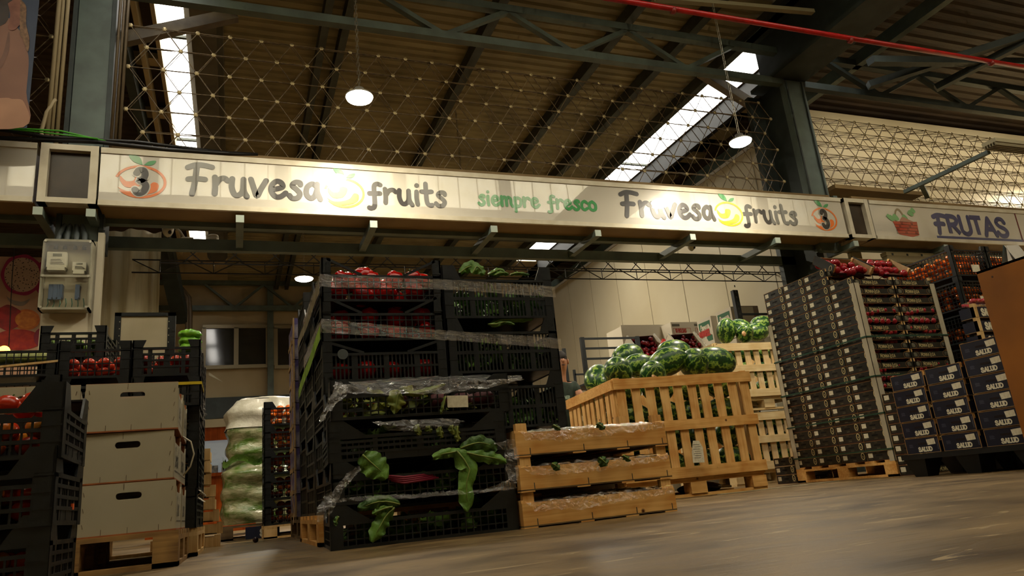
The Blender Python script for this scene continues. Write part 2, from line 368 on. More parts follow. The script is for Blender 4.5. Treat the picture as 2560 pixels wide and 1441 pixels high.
ZR = 6.6
def sheet(x0, x1, y0, y1, z, p=.17, a=.028):
    mb = MB(); n = int((y1-y0)/p); vs = []; 
    for i in range(n+1):
        y = y0+i*p
        for dy, dz in ((0, 0), (.32*p, 0), (.5*p, a), (.82*p, a)): vs += [(x0, y+dy, z+dz), (x1, y+dy, z+dz)]
    m = len(vs)//2
    return mb.add(vs, [(2*i, 2*i+1, 2*i+3, 2*i+2) for i in range(m-1)])
struct('ceiling', sheet(-.2, 7.36, 3.6, 20.9, ZR), roofm, fix=False)
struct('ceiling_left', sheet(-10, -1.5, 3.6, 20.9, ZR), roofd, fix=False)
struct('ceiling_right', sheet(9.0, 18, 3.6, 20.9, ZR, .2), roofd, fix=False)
struct('ceiling_hall', MB().box(-10, 18, -6, 4.4, 8.4, 8.5), whitep)
struct('wall_clerestory', MB().box(-10, 18, 4.3, 4.4, ZR+.05, 8.4), cream)
# skylights, real glass strips between the roof bays; the third, unseen, is added fill
struct('window_1', MB().box(7.36, 8.2, 3.6, 18.4, ZR+.02, ZR+.04), glow)
struct('window_2', MB().box(-.98, -.62, 3.6, 17.6, ZR+.02, ZR+.04), glow)
struct('window_3', MB().box(-6, 14, .2, 1.2, 8.36, 8.39), mat('added_hall_glow', 'ffffff', .5, emit=1.5, ecol='fff8ea'))  # unseen glowing strip added to light the aisle side and the goods' fronts
# glazing bars across the big skylight
mb = MB()
for y in (5.2, 8.6, 12.0, 15.4): mb.box(7.36, 8.2, y, y+.05, ZR-.02, ZR+.02)
struct('trim_2', mb, steel_o)
mb = MB()
for y in (6.4, 9.4, 12.4, 15.4): mb.box(-.98, -.62, y, y+.05, ZR-.02, ZR+.02)
struct('trim_3', mb, steel_o)
# end pieces closing the roof beyond the skylights
struct('ceiling_back', MB().box(7.36, 9.0, 18.4, 20.9, ZR, ZR+.03).box(-1.5, -.2, 17.6, 20.9, ZR, ZR+.03), cream)
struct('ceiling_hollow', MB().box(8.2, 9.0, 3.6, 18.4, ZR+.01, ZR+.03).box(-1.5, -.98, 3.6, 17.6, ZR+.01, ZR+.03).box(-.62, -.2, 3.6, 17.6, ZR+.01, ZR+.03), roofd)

# walls
struct('wall_back', MB().box(-10, 18, 20.9, 21.0, 0, 8.5), cream)
struct('wall_left', MB().box(-10, -9.9, -6, 21, 0, 8.5), cream)
struct('wall_right', MB().box(17.9, 18, -6, 21, 0, 8.5), cream)
struct('wall_opposite', MB().box(-10, 18, -6, -5.9, 0, 8.5), cream)
# high clad front of the stalls across the aisle, mirrored in the sign
mb = MB().box(-8, 16, -1.6, -1.5, 6.75, 8.4); struct('wall_cladding', mb, mat('white_cladding', 'f2ecd8', .4, 0, 'd9d1b6', 2))
mb = MB()
for i in range(50): mb.box(-8+i*.48, -8+i*.48+.018, -1.5, -1.485, 6.75, 8.4)
struct('trim_4', mb, mat('cladding_seam', '8a826c', .6))
mb = MB()
for i in range(9): mb.box(-7+i*2.6, -6.72+i*2.6, -1.49, -1.4, 4.4, 8.4)
mb.box(-8, 16, -1.6, -1.46, 5.2, 6.75); struct('wall_fascia', mb, mat('grey_fascia', '5c574c', .5))

# tall cold-room side wall of insulated panels
struct('wall_side', MB().box(7.7, 7.8, 7.35, 20.9, 0, 5.12), panelw)
mb = MB()
for y in [8.4+i*1.18 for i in range(11)]: mb.box(7.694, 7.7, y, y+.012, 0, 5.05)
mb.box(7.68, 7.82, 7.35, 20.9, 5.1, 5.16); struct('trim_5', mb, mat('panel_seam', '9a9078', .5))
# white wall behind the right-hand lattice
struct('wall_neighbour', MB().box(9.4, 18, 9.0, 9.1, 0, 6.38), mat('neighbour_wall', 'd8caa6', .5, 0, 'c2b28c', .5))
# wall of the neighbouring stall on the left, behind the printed banner
struct('wall_partition', MB().box(-10, -1.6, 8.1, 8.2, 0, 1.55), cream)

# roof steel: purlins run away from the camera, trusses run along the stall fronts
for i, x in enumerate((1.05, 1.32, 3.22, 5.12, 6.2, 7.22)):
    w = .1 if i < 2 else .13
    single('roof_purlin', MB().box(x, x+w, 3.8, 20.8, ZR-.2, ZR-.01), steel_o,
           'long grey-green steel roof purlin, %s from the left skylight' % ('first', 'second', 'third', 'fourth', 'fifth', 'sixth')[i], 'beam', 'steel purlins under the corrugated roof')
single('gutter_duct', MB().prism([(-.62, ZR-.02), (-.62, ZR-.4), (-.55, ZR-.5), (-.25, ZR-.5), (-.18, ZR-.4), (-.18, ZR-.02)], 'y', 3.8, 17.5), mat('duct_grey', '6c675a', .3, .4, '5a5548', 3),
       'smooth grey gutter duct running beside the left skylight', 'duct')
# boxed beams and pierced boards beside the skylights
t = thing('roof_girder', 'deep dark girder with pale pierced boards right of the big skylight', 'beam', (8.3, 3.8, ZR))
part('flange', MB().box(-.06, .04, 0, 14.6, -.36, -.0), mat('beam_black', '1a1a17', .8), t)
part('lower_beam', MB().box(.62, .74, 0, 17, -.62, -.42), steel, t)
for k in range(14): part('pierced_board', MB().box(.12, .5, k*1.0, k*1.0+.42, -.3, -.26), mat('board_tan', '7c6c4c', .7), t); part('backing', MB().box(.02, .7, 0, 17, -.03, 0), mat('brown_void', '3a2a18', .7), t)
t = thing('roof_girder', 'narrow beige boxed girder with brown panels left of the left skylight', 'beam', (-1.02, 3.8, ZR))
part('flange', MB().box(0, .05, 0, 13.8, -.22, 0), cream, t); part('lower_beam', MB().box(-.2, -.14, 0, 13.8, -.32, -.1), cream, t)
part('outer_beam', MB().box(-.42, -.3, 0, 16, -.5, -.2), steel_d, t)
mb = MB()
for k in range(9): mb.box(-.36, .0, k*1.5, k*1.5+.2, -.14, -.05)
part('cross_board', mb, cream, t)

def truss(name, label, Y, z0, z1, xa, xb, first, period, m, w=.1, group=None):
    t = thing(name, label, 'truss', ((xa+xb)/2, Y, z0), 0, group); cx = (xa+xb)/2
    part('lower_chord', MB().box(xa-cx, xb-cx, 0, w, 0, w), m, t); part('upper_chord', MB().box(xa-cx, xb-cx, 0, w, z1-z0, z1-z0+w), m, t)
    x = first
    while x < xb:
        for dx in (-.5, .5):
            xe = x+dx*period
            if xa-.1 <= xe <= xb+.1: part('diagonal', MB().bar((x-cx, w/2, w*.6), (xe-cx, w/2, z1-z0+.02), .075, .06), m, t)
        x += period
    return t
truss('roof_truss', 'blue-grey steel roof truss with zigzag web between the two pillars, above the lattice', 7.12, 5.46, 5.98, -1.2, 7.4, 2.32, 1.72, steel)
truss('roof_truss', 'dark steel roof truss running right from the right pillar below the dark roof', 7.12, 5.46, 5.98, 7.7, 16, 9.3, 1.9, steel_d)
truss('roof_truss', 'farther steel roof truss halfway to the back wall', 14.0, 5.55, 6.25, -1.2, 9.2, 1.0, 2.5, steel_o)
zt = A(640, 776, 20.6).z
truss('roof_truss', 'steel truss with zigzag web across the top of the back wall', 20.6, zt, zt+.75, -2.6, 7.6, -.02, 1.55, steel, .14)
single('wall_plate_beam', MB().box(-2.8, 7.6, 20.5, 20.75, zt+.9, zt+1.2), steel_d, 'dark steel beam above the zigzag truss on the back wall', 'beam')

# pillars
t = thing('steel_pillar', 'blue-grey steel pillar rising from the left end of the long sign', 'pillar', (-1.335, 7.1, 0))
part('column', MB().box(-.145, .145, .02, .3, 2.7, 6.55), steel, t); part('flange', MB().box(-.19, -.15, 0, .32, 2.7, 6.5).box(.15, .19, 0, .32, 2.7, 6.5), steel_d, t)
for k, (x, r, c) in enumerate(((-.235, .018, cream), (-.275, .016, cream), (-.31, .022, cream))):
    part('conduit', MB().tube([(x, -.02, 3.6), (x, -.02, 6.5)], r, 8), c, t, True)
for x in (.21, .245, .28): part('conduit', MB().tube([(x, -.01, 3.62), (x+.02, -.01, 6.5)], .015, 8), mat('conduit_brown', '6a5a42', .5), t, True)
part('conduit', MB().tube([(-.2, -.05, 3.62), (-.3, -.05, 3.66), (-.36, -.04, 3.78), (-.33, -.03, 4.0), (-.27, -.02, 4.15)], .018, 8), cream, t, True)
t = thing('steel_pillar', 'blue-grey steel pillar standing above the right end of the long sign', 'pillar', (7.55, 7.1, 0))
part('column', MB().box(-.18, .18, 0, .1, 2.9, 5.52), steel, t); part('web', MB().box(-.18, -.06, .1, .5, 0, 5.52), steel_d, t)
part('rear_flange', MB().box(-.42, -.1, .5, .58, 0, 5.5), steel_d, t)
part('conduit', MB().tube([(-.16, -.02, 3.1), (-.16, -.02, 5.5)], .012, 6).tube([(.12, -.02, 3.1), (.12, -.02, 5.5)], .012, 6), steel_d, t)
t = thing('hall_girder', 'heavy dark steel H-beam running overhead from the right pillar towards the aisle', 'beam', (7.5, 2, 5.55))
part('lower_flange', MB().box(-.3, .3, -3.3, 5.6, 0, .06), steel_d, t); part('web', MB().box(-.05, .05, -3.3, 5.6, .06, .85), steel_d, t); part('upper_flange', MB().box(-.3, .3, -3.3, 5.6, .85, .92), steel_d, t)
for k, (a, b) in enumerate((((8.3, 6.4, 5.5), (16, 6.4, 6.5)), ((10.2, 6.9, 5.6), (12.6, 4.0, 6.5)), ((8.9, 7.0, 5.55), (14, 4.2, 6.55)), ((11.2, 5.0, 6.5), (15.5, 8.6, 6.5)))):
    single('roof_brace', MB().bar(a, b, .12, .1), steel_d, 'dark diagonal roof brace at upper right, %s of four' % ORD[k].replace('bottom', 'first'), 'brace', 'dark braces under the right roof')
a, b = A(312, 98, 7.5), A(590, 38, 7.5)
single('roof_brace', MB().bar(a, b, .1, .13), mat('brace_tan', '7c6e54', .5, .1, '5e5240', 5), 'tan steel brace sloping right from the left pillar, crossing the skylight', 'brace')
a, b = A(1750, 180, 7.9), A(1940, 300, 7.9)
single('roof_brace', MB().bar(a, b, .12, .14), mat('brace_tan', '7c6e54'), 'tan steel brace sloping down to the right pillar, crossing the big skylight', 'brace')
# red sprinkler main
a, b = A(1500, -8, 5.4), A(2700, 191, 5.4)
t = thing('sprinkler_pipe', 'long red sprinkler pipe crossing the upper right in front of the roof steel', 'pipe')
part('pipe', MB().tube([a, b], .03, 12), mat('red_pipe', 'c01818', .3, 0, 'a01010', 6), t, True)
for px, py in ((1683, 27), (2126, 101), (2478, 158)):
    p = A(px, py, 5.4); part('coupling', MB().tube([p-Vector((.02, 0, 0)), p+Vector((.02, 0, 0))], .037, 12), mat('coupling', '8e2a20', .4), t, True)
single('cable_tray', MB().bar(A(1640, -4, 6.0), A(2032, 30, 6.0), .07, .05), mat('tray', '8c8468', .5), 'short pale cable tray above the red pipe', 'tray')

# ------------------------------------------------------------------ rod lattice (space frame) above the signs
def lattice(label, xa, xb, za, zb, Y, p=.315, q=.24, off=0, depth=.2):
    t = thing('rod_lattice', label, 'lattice', (xa, Y, za)); rods = MB(); nodes = []
    nx = int((xb-xa)/p)+1; nz_ = int((zb-za)/q)+1
    def P(i, j): return Vector((i*p+(p/2 if j % 2 else 0)+off, 0, j*q))
    def ok(v): return -.02 <= v.x <= xb-xa+.02
    for j in range(nz_):
        for i in range(-1, nx+1):
            a = P(i, j)
            if not ok(a): continue
            nodes.append(a)
            for di, dj in ((1, 0), (0 if j % 2 == 0 else 1, 1), (-1 if j % 2 == 0 else 0, 1)):
                b = P(i+di, j+dj)
                if ok(b) and j+dj < nz_: rods.bar(a, b, .007)
            c = a+Vector((0, depth, q*.5))       # rear layer
            for b in (a, P(i+1, j), a+Vector((0, 0, -q*.1))):
                if ok(b): rods.bar(b, c, .005)
            c2 = c+Vector((p, 0, 0))
            if ok(c2): rods.bar(c, c2, .005)
            if j+1 < nz_: rods.bar(c, P(i, j+1)+Vector((0, depth, q*.5)), .005)
    part('rods', rods, rust, t, fix=False)
    def disc(mb, n):
        o = len(mb.v); mb.lathe([(.010, -.010), (.024, -.007), (.024, .007), (.010, .010)], 6); mb.xf(Matrix.Translation(n) @ Matrix.Rotation(PI/2, 4, 'X'), o); return mb
    if len(nodes) > 100:
        nodes.sort(key=lambda v: (v-Vector((-xa, -Y, CH-za))).length)
    me = disc(MB(), Vector((0, 0, 0))).mesh('node_cap', nodem)
    for n in nodes[:100]: link('node_cap', me, t, n)
    if len(nodes) > 100:
        mb = MB()
        for n in nodes[100:]: disc(mb, n)
        part('node_cap', mb, nodem, t, kind='stuff')
    return t
lattice('rusty rod lattice with round node caps above the long stall sign, between the two pillars', -1.02, 7.1, 3.66, 5.32, 7.13)
lattice('piece of rod lattice left of the left pillar, beside the hanging print', -2.9, -1.6, 3.66, 5.4, 7.13, off=.1)
lattice('dense rod lattice right of the right pillar, in front of the pale wall', 7.86, 14.2, 3.75, 5.35, 7.4, .3, .2, depth=.3)
# ------------------------------------------------------------------ stall signs
def sign_mat():
    m, N, L, b = nt('sign_acrylic'); b.inputs['Base Color'].default_value = lin('cbc4b2'); b.inputs['Roughness'].default_value = .35
    b.inputs['Coat Weight'].default_value = 1; b.inputs['Coat Roughness'].default_value = .015; b.inputs['Coat IOR'].default_value = 1.95
    b.inputs['Subsurface Weight'].default_value = 0
    tc = N.new('ShaderNodeTexCoord'); n = N.new('ShaderNodeTexNoise'); n.inputs['Scale'].default_value = .9; n.inputs['Detail'].default_value = 1
    bp = N.new('ShaderNodeBump'); bp.inputs['Strength'].default_value = .12; bp.inputs['Distance'].default_value = .02
    L.new(tc.outputs['Object'], n.inputs['Vector']); L.new(n.outputs['Fac'], bp.inputs['Height']); L.new(bp.outputs[0], b.inputs['Coat Normal']); return m
def vinyl(name, c, c2=None):
    if name in MATS: return MATS[name]
    m = mat(name, c, .4); b = m.node_tree.nodes['Principled BSDF']
    b.inputs['Coat Weight'].default_value = 1; b.inputs['Coat Roughness'].default_value = .02; b.inputs['Coat IOR'].default_value = 1.72; return m
acr = sign_mat()
dark = vinyl('vinyl_dark', '2a2522'); green = vinyl('vinyl_green', '2f9a4a'); orange = vinyl('vinyl_orange', 'e87206'); yellow = vinyl('vinyl_yellow', 'f2cf1c'); leafg = vinyl('vinyl_leaf', '3f9f58')
navy = vinyl('vinyl_navy', '1a2a66'); brick = vinyl('vinyl_brick', 'b03a1e')
Z0, Z1, YS = 3.0, 3.56, 6.85
def SP(off=.003): return lambda u, v: (u, YS-off, v)
soffit = mat('soffit_brown', '8e7448', .6, 0, '7a6038', 2)
def cabinet(t, xa, xb):
    cx = 0
    part('cabinet', MB().box(xa, xb, YS+.012, YS+.42, Z0+.01, Z1), soffit, t)
    mb = MB().box(xa, xb, YS-.012, YS+.02, Z1-.05, Z1+.005).box(xa, xb, YS-.012, YS+.02, Z0-.005, Z0+.045)
    part('frame', mb, alu, t)
    part('face_panel', MB().box(xa, xb, YS, YS+.012, Z0+.04, Z1-.045), acr, t, label='glossy white face panel mirroring the hall')
t = thing('stall_sign', 'long white glossy sign reading Fruvesa fruits, siempre fresco, with two numbers 3', 'sign')
cabinet(t, -1.16, 7.62)
part('top_flashing', MB().box(-1.1, 7.6, YS+.14, YS+.5, Z1, Z1+.11), soffit, t)
def word(s, pxl, pxr, base, size, w, m, name='lettering'):
    """letters between the sight columns pxl, pxr on the sign plane"""
    mb = MB(); P = SP()
    xl = A(pxl[0], pxl[1], YS).x; xr = A(pxr[0], pxr[1], YS).x
    nat = sum(G[c][0] for c in s)*size
    text(mb, s, size, w, P, xl, base, sx=(xr-xl)/nat)
    part(name, mb, m, t, fix=False)
zb = lambda px, py: A(px, py, YS).z
word('Fruvesa', (466, 480), (806, 480), Z0+.15, .30, .027, dark)
word('fruits', (922, 490), (1118, 490), Z0+.15, .265, .025, dark)
word('siempre', (1195, 515), (1350, 515), Z0+.19, .19, .018, green)
word('fresco', (1372, 525), (1494, 525), Z0+.19, .19, .018, green)
word('Fruvesa', (1556, 530), (1786, 530), Z0+.15, .30, .029, dark)
word('fruits', (1860, 545), (1994, 545), Z0+.15, .265, .027, dark)
def fruit(px, py, s, three):
    c = A(px, py, YS); cx, cz = c.x, Z0+.245; P = SP(); col = orange if three else yellow
    mb = MB(); ring(mb, P, (cx, cz), .215*s, .165, .024, -2.5, 2.9, 36)
    blob(mb, P, [(cx-.17*s, cz-.0), (cx-.12*s, cz-.06), (cx-.02*s, cz-.05), (cx+.03*s, cz+.02), (cx+.02*s, cz+.06), (cx-.04*s, cz+.06), (cx-.06*s, cz+.01), (cx-.12*s, cz+.0), (cx-.17*s, cz+.05)])
    blob(mb, P, [(cx-.19*s, cz-.06), (cx-.1*s, cz-.1), (cx+.04*s, cz-.07), (cx+.1*s, cz+.0), (cx+.15*s, cz-.02), (cx+.13*s, cz-.09), (cx+.03*s, cz-.13), (cx-.1*s, cz-.13)])
    part('orange_emblem', mb, col, t, fix=False)
    mb = MB(); Q = SP(.004)
    blob(mb, Q, [(cx+.01*s, cz+.17), (cx-.07*s, cz+.2), (cx-.11*s, cz+.27), (cx-.02*s, cz+.25)]); blob(mb, Q, [(cx+.02*s, cz+.17), (cx+.06*s, cz+.21), (cx+.12*s, cz+.22), (cx+.09*s, cz+.175)])
    part('leaf_emblem', mb, leafg, t, fix=False)
    if three:
        for w_, m_, o_ in ((.04, acr, .005), (.03, dark, .007)):
            mb = MB(); text(mb, '3', .23, w_, SP(o_), cx-.055*s, cz-.115, sx=s*.8); part('number_three', mb, m_, t, fix=False)
fruit(352, 455, 1.0, True); fruit(861, 478, .95, False); fruit(1821, 530, 1.0, False); fruit(2060, 545, 1.0, True)

def vent_box(xa, xb, label):
    t = thing('vent_opening', label, 'opening')
    part('dark_panel', MB().box(xa+.06, xb-.06, YS+.05, YS+.07, Z0+.04, Z1-.04), mat('vent_dark', '3a2a18', .3, 0, '2a1e10', 4), t)
    mb = MB().box(xa, xa+.065, YS-.015, YS+.1, Z0, Z1+.01).box(xb-.065, xb, YS-.015, YS+.1, Z0, Z1+.01).box(xa, xb, YS-.012, YS+.1, Z1-.045, Z1+.01).box(xa, xb, YS-.012, YS+.1, Z0, Z0+.05)
    part('frame', mb, alu, t, label='white frame with riveted corners')
    part('cabinet', MB().box(xa+.02, xb-.02, YS+.1, YS+.4, Z0, Z1), soffit, t)
vent_box(-1.63, -1.175, 'dark framed opening at the left end of the long sign')
vent_box(7.68, 8.1, 'dark framed opening between the long sign and the basket sign')
t = thing('stall_sign', 'blank end of the glossy white neighbouring sign at the left edge', 'sign'); cabinet(t, -3.2, -1.66)
t = thing('stall_sign', 'neighbouring white sign with a red fruit basket and blue word FRUTAS', 'sign'); cabinet(t, 8.13, 13.5)
P = SP()
b0 = A(2250, 575, YS)
mb = MB(); mb.add([P(b0.x-.1, 3.27), P(b0.x+.36, 3.28), P(b0.x+.34, 3.08), P(b0.x+.2, 3.045), P(b0.x-.04, 3.08)], [(0, 4, 3, 2, 1)]); part('basket_picture', mb, brick, t, fix=False)
mb = MB()
for k in range(4): mb.box(b0.x-.08, b0.x+.34, YS-.006, YS-.0045, 3.09+k*.045, 3.094+k*.045)
for k in range(18): mb.box(b0.x-.07+(k*.047) % .4, b0.x-.066+(k*.047) % .4, YS-.006, YS-.0045, 3.09+(k % 4)*.045, 3.13+(k % 4)*.045)
part('basket_weave', mb, dark, t)
mb = MB(); ring(mb, SP(.004), (b0.x+.05, 3.27), .1, .2, .03, 0, PI); part('handle_picture', mb, vinyl('vinyl_tan', '8a7a58'), t, fix=False)
mb = MB()
for dx, dz, r in ((-.12, .03, .06), (-.04, .04, .07), (.14, .05, .06), (.27, .12, .06), (.33, .17, .05), (-.16, .06, .04)):
    blob(mb, SP(.006), [(b0.x+dx-r, 3.28+dz), (b0.x+dx, 3.28+dz+r*.9), (b0.x+dx+r, 3.27+dz), (b0.x+dx+.2*r, 3.24+dz)])
part('greens_picture', mb, vinyl('vinyl_greens', '6aa868'), t, fix=False)
mb = MB(); blob(mb, SP(.007), [(b0.x+.02, 3.27), (b0.x+.1, 3.34), (b0.x+.22, 3.3), (b0.x+.28, 3.27)]); part('fruit_picture', mb, vinyl('vinyl_fruit', 'a8705a'), t, fix=False)
xl, xr = A(2336, 560, YS).x, A(2520, 575, YS).x
mb = MB(); text(mb, 'FRUTAS', .27, .036, P, xl, 3.13, sx=(xr-xl)/(sum(G[c][0] for c in 'FRUTAS')*.27), sharp=True); mb.box(xl-.02, 13.0, YS-.005, YS-.003, 3.045, 3.085)
part('lettering', mb, navy, t, fix=False)
part('top_flashing', MB().box(8.0, 14, YS+.14, YS+.5, Z1+.02, Z1+.12), soffit, t)
part('joint_strip', MB().box(11.05, 11.07, YS-.006, YS+.0, Z0+.04, Z1-.04), mat('joint_red', '6a2018', .5), t)

# brackets, fascia beams and wire joist below the signs
for i, (px, py) in enumerate(((95, 515), (227, 525), (600, 538), (934, 553), (1235, 566), (1495, 578), (1732, 588), (1945, 598), (2140, 604), (2365, 612))):
    x = A(px, py, YS).x
    t = thing('sign_bracket', 'square steel bracket tube under the sign, %s from the left end' % ORD[i].replace('bottom', 'first'), 'bracket', (x, YS, Z0-.04), 0, 'brackets under the signs')
    part('tube', MB().box(-.035, .035, .012, .8, -.075, -.005), steel, t); part('end_cap', MB().box(-.037, .037, 0, .012, -.077, -.003), mat('cap_pale', 'a8b4a8', .4, .2), t)
    part('upright', MB().box(-.035, .035, YS+.16-YS, YS+.21-YS, .6, .72), steel, t)
single('fascia_beam', MB().box(-3.2, 13.5, 7.2, 7.28, 2.96, 3.08), steel, 'front blue-grey beam directly behind the underside of the signs', 'beam')
single('fascia_beam', MB().box(-3.2, 13.5, 7.6, 7.68, 2.86, 2.98), steel, 'rear blue-grey beam behind the sign brackets', 'beam')
mb = MB(); y = 7.95
for z in (2.72, 2.86): mb.bar((-1.0, y, z), (9.5, y, z), .012)
k = 0; x = -1.0
while x < 9.4:
    mb.bar((x, y, 2.72 if k % 2 else 2.86), (x+.26, y, 2.86 if k % 2 else 2.72), .009)
    if k % 2: mb.bar((x, y, 2.72), (x, y, 2.86), .008)
    x += .26; k += 1
single('wire_joist', mb, mat('joist_dark', '2a2620', .5, .4), 'thin dark wire joist with zigzag rods hanging below the sign beams', 'joist', fix=False)
mb = MB(); y = 8.4; x = -1; k = 0
for z in (2.98, 3.2): mb.bar((-1.0, y, z), (9.5, y, z), .014)
while x < 9.4:
    mb.bar((x, y, 2.98), (x+.22, y, 3.2), .01); mb.bar((x+.22, y, 2.98), (x, y, 3.2), .01); x += .44
single('wire_joist', mb, mat('joist_dark', '2a2620'), 'dark crossed wire joist seen between the two sign beams', 'joist', fix=False)
# black cable bundle and green wire on top of the left end of the sign
Tp = Z1+.04
single('cable_bundle', MB().tube([(-3, 6.95, Tp+.05), (-2.0, 6.93, Tp+.03), (-1.2, 6.93, Tp+.06), (-.6, 6.95, Tp+.04), (.2, 7.0, Tp+.08)], .02, 8).tube([(-3, 6.9, Tp+.1), (-2.2, 6.9, Tp+.12), (-1.6, 6.92, Tp+.07), (-.9, 6.95, Tp+.1), (-.1, 7.0, Tp+.08)], .016, 8),
       mat('cable_black', '1c1a18', .4), 'black cables lying along the top of the sign below the left pillar', 'cable', smooth=True)
single('earth_wire', MB().tube([(-2.3, 6.88, Tp+.07), (-1.9, 6.88, Tp+.11), (-1.5, 6.88, Tp+.12), (-1.25, 6.9, Tp+.08), (-1.1, 6.95, Tp+.08)], .009, 6).tube([(-1.9, 6.88, Tp+.1), (-1.6, 6.86, Tp+.08), (-1.2, 6.88, Tp+.07)], .007, 6),
       mat('wire_green', '4fae2c', .4), 'bright green earth wire on the black cables above the sign', 'wire', smooth=True)

# pendant lamps
def pendant(x, y, z, label, m, top=6.5, r=.126):
    t = thing('pendant_lamp', label, 'lamp', (x, y, z), 0, 'round high-bay lamps')
    part('lens', MB().lathe([(r*.1, -.05), (r*.6, -.042), (r*.92, -.02), (r*.99, .0), (r*.96, .006)], 28), m, t, True, label='glowing white lens')
    part('housing', MB().lathe([(r, .0), (r*1.0, .015), (r*.8, .03), (r*.4, .045), (r*.35, .09), (r*.1, .10)], 28), mat('lamp_body', 'a8a498', .35, .6), t, True)
    mb = MB(); k = 0; zz = .10
    while zz < top-z:
        a = (0.012, 0, zz) if k % 2 else (0, .012, zz)
        mb.tube([(a[0], a[1], zz), (a[0], a[1], zz+.05), (-a[0], -a[1], zz+.05), (-a[0], -a[1], zz), (a[0], a[1], zz)], .0035, 4, False); zz += .045; k += 1
    part('chain', mb, mat('chain_zinc', '9a9484', .35, .8), t, fix=False)
    ld = bpy.data.lights.new('lamp_light', 'AREA'); ld.shape = 'DISK'; ld.size = r*1.8; ld.energy = 56; ld.color = (1, .88, .68); ld.spread = R(170)
    lo = bpy.data.objects.new('lamp_light', ld); C.objects.link(lo); lo.parent = t; lo.location = (0, 0, -.055); return ld
pendant(1.06, 5.96, 3.82, 'bright round pendant lamp on a chain above the first word fruits', lampe)
pendant(5.37, 5.98, 3.76, 'bright round pendant lamp on a chain in front of the sign, nearer the right pillar', lampe)
p3 = A(760, 697, 13.5)
l3 = pendant(p3.x, p3.y, p3.z, 'small distant pendant lamp under the roof behind the pepper crates', lampe3, 6.5, .17); l3.energy = 170
pendant(14.6, 5.6, 3.8, 'added unseen pendant lamp beyond the right edge of the neighbouring sign', lampe)  # added fill lamp, kept out of view at the right
pendant(3.5, 10.5, 4.85, 'added unseen pendant lamp hidden behind the long sign, over the melon bins', lampe).energy = 120  # added fill lamp for the stall, set where the sign hides it
pendant(5.6, 12.2, 5.4, 'unseen pendant lamp hidden behind the long sign, near the white panel wall', lampe).energy = 90  # interior lamp put out of sight behind the sign, lights the panel wall
pendant(15.6, 8.1, 5.3, 'added unseen pendant lamp between the right lattice and the pale wall', lampe).energy = 200  # added out of view to brighten the pale wall behind the lattice
# ------------------------------------------------------------------ plastic crates
def wall_bars(mb, L, h, P, style, hs, t=.006):
    """openwork wall of length L: P(u, v, w) with u along the wall, v up, w outwards; h pitch height, hs height of the wall"""
    def B(u0, u1, v0, v1, w0=-.003, w1=.003):
        vs = [P(u, v, w) for (u, v, w) in ((u0, v0, w0), (u1, v0, w0), (u1, v1, w0), (u0, v1, w0), (u0, v0, w1), (u1, v0, w1), (u1, v1, w1), (u0, v1, w1))]
        mb.add(vs, [(0, 3, 2, 1), (4, 5, 6, 7), (0, 1, 5, 4), (1, 2, 6, 5), (2, 3, 7, 6), (3, 0, 4, 7)])
    B(0, L, 0, .014, -.005, .006); B(0, L, hs-.014, hs, -.006, .008)
    if style == 'grid':      # square openings
        n = max(6, int(L/.034)); m = max(3, int(hs/.034))
        for i in range(1, n): B(i*L/n-.0025, i*L/n+.0025, 0, hs)
        for j in range(1, m): B(0, L, j*hs/m-.0025, j*hs/m+.0025, -.004, .004)
    elif style == 'slot':    # two bands of narrow upright slots
        n = max(10, int(L/.021))
        for i in range(1, n): B(i*L/n-.004, i*L/n+.004, 0, hs)
        B(0, L, hs*.46, hs*.54, -.004, .005); B(0, L, hs*.93, hs, -.004, .005)
        for i in range(1, 4): B(i*L/4-.012, i*L/4+.012, 0, hs, -.003, .004)
    elif style == 'bands':   # heavy crate: open top band, mesh middle, solid lower patch
        for v in (hs*.33, hs*.55, hs*.76): B(0, L, v-.006, v+.006, -.005, .007)
        n = max(8, int(L/.026))
        for i in range(1, n): B(i*L/n-.003, i*L/n+.003, 0, hs*.76)
        for i in range(1, 4): B(i*L/4-.011, i*L/4+.011, 0, hs, -.004, .005)
        B(L*.3, L*.7, .01, hs*.33, -.002, .004)
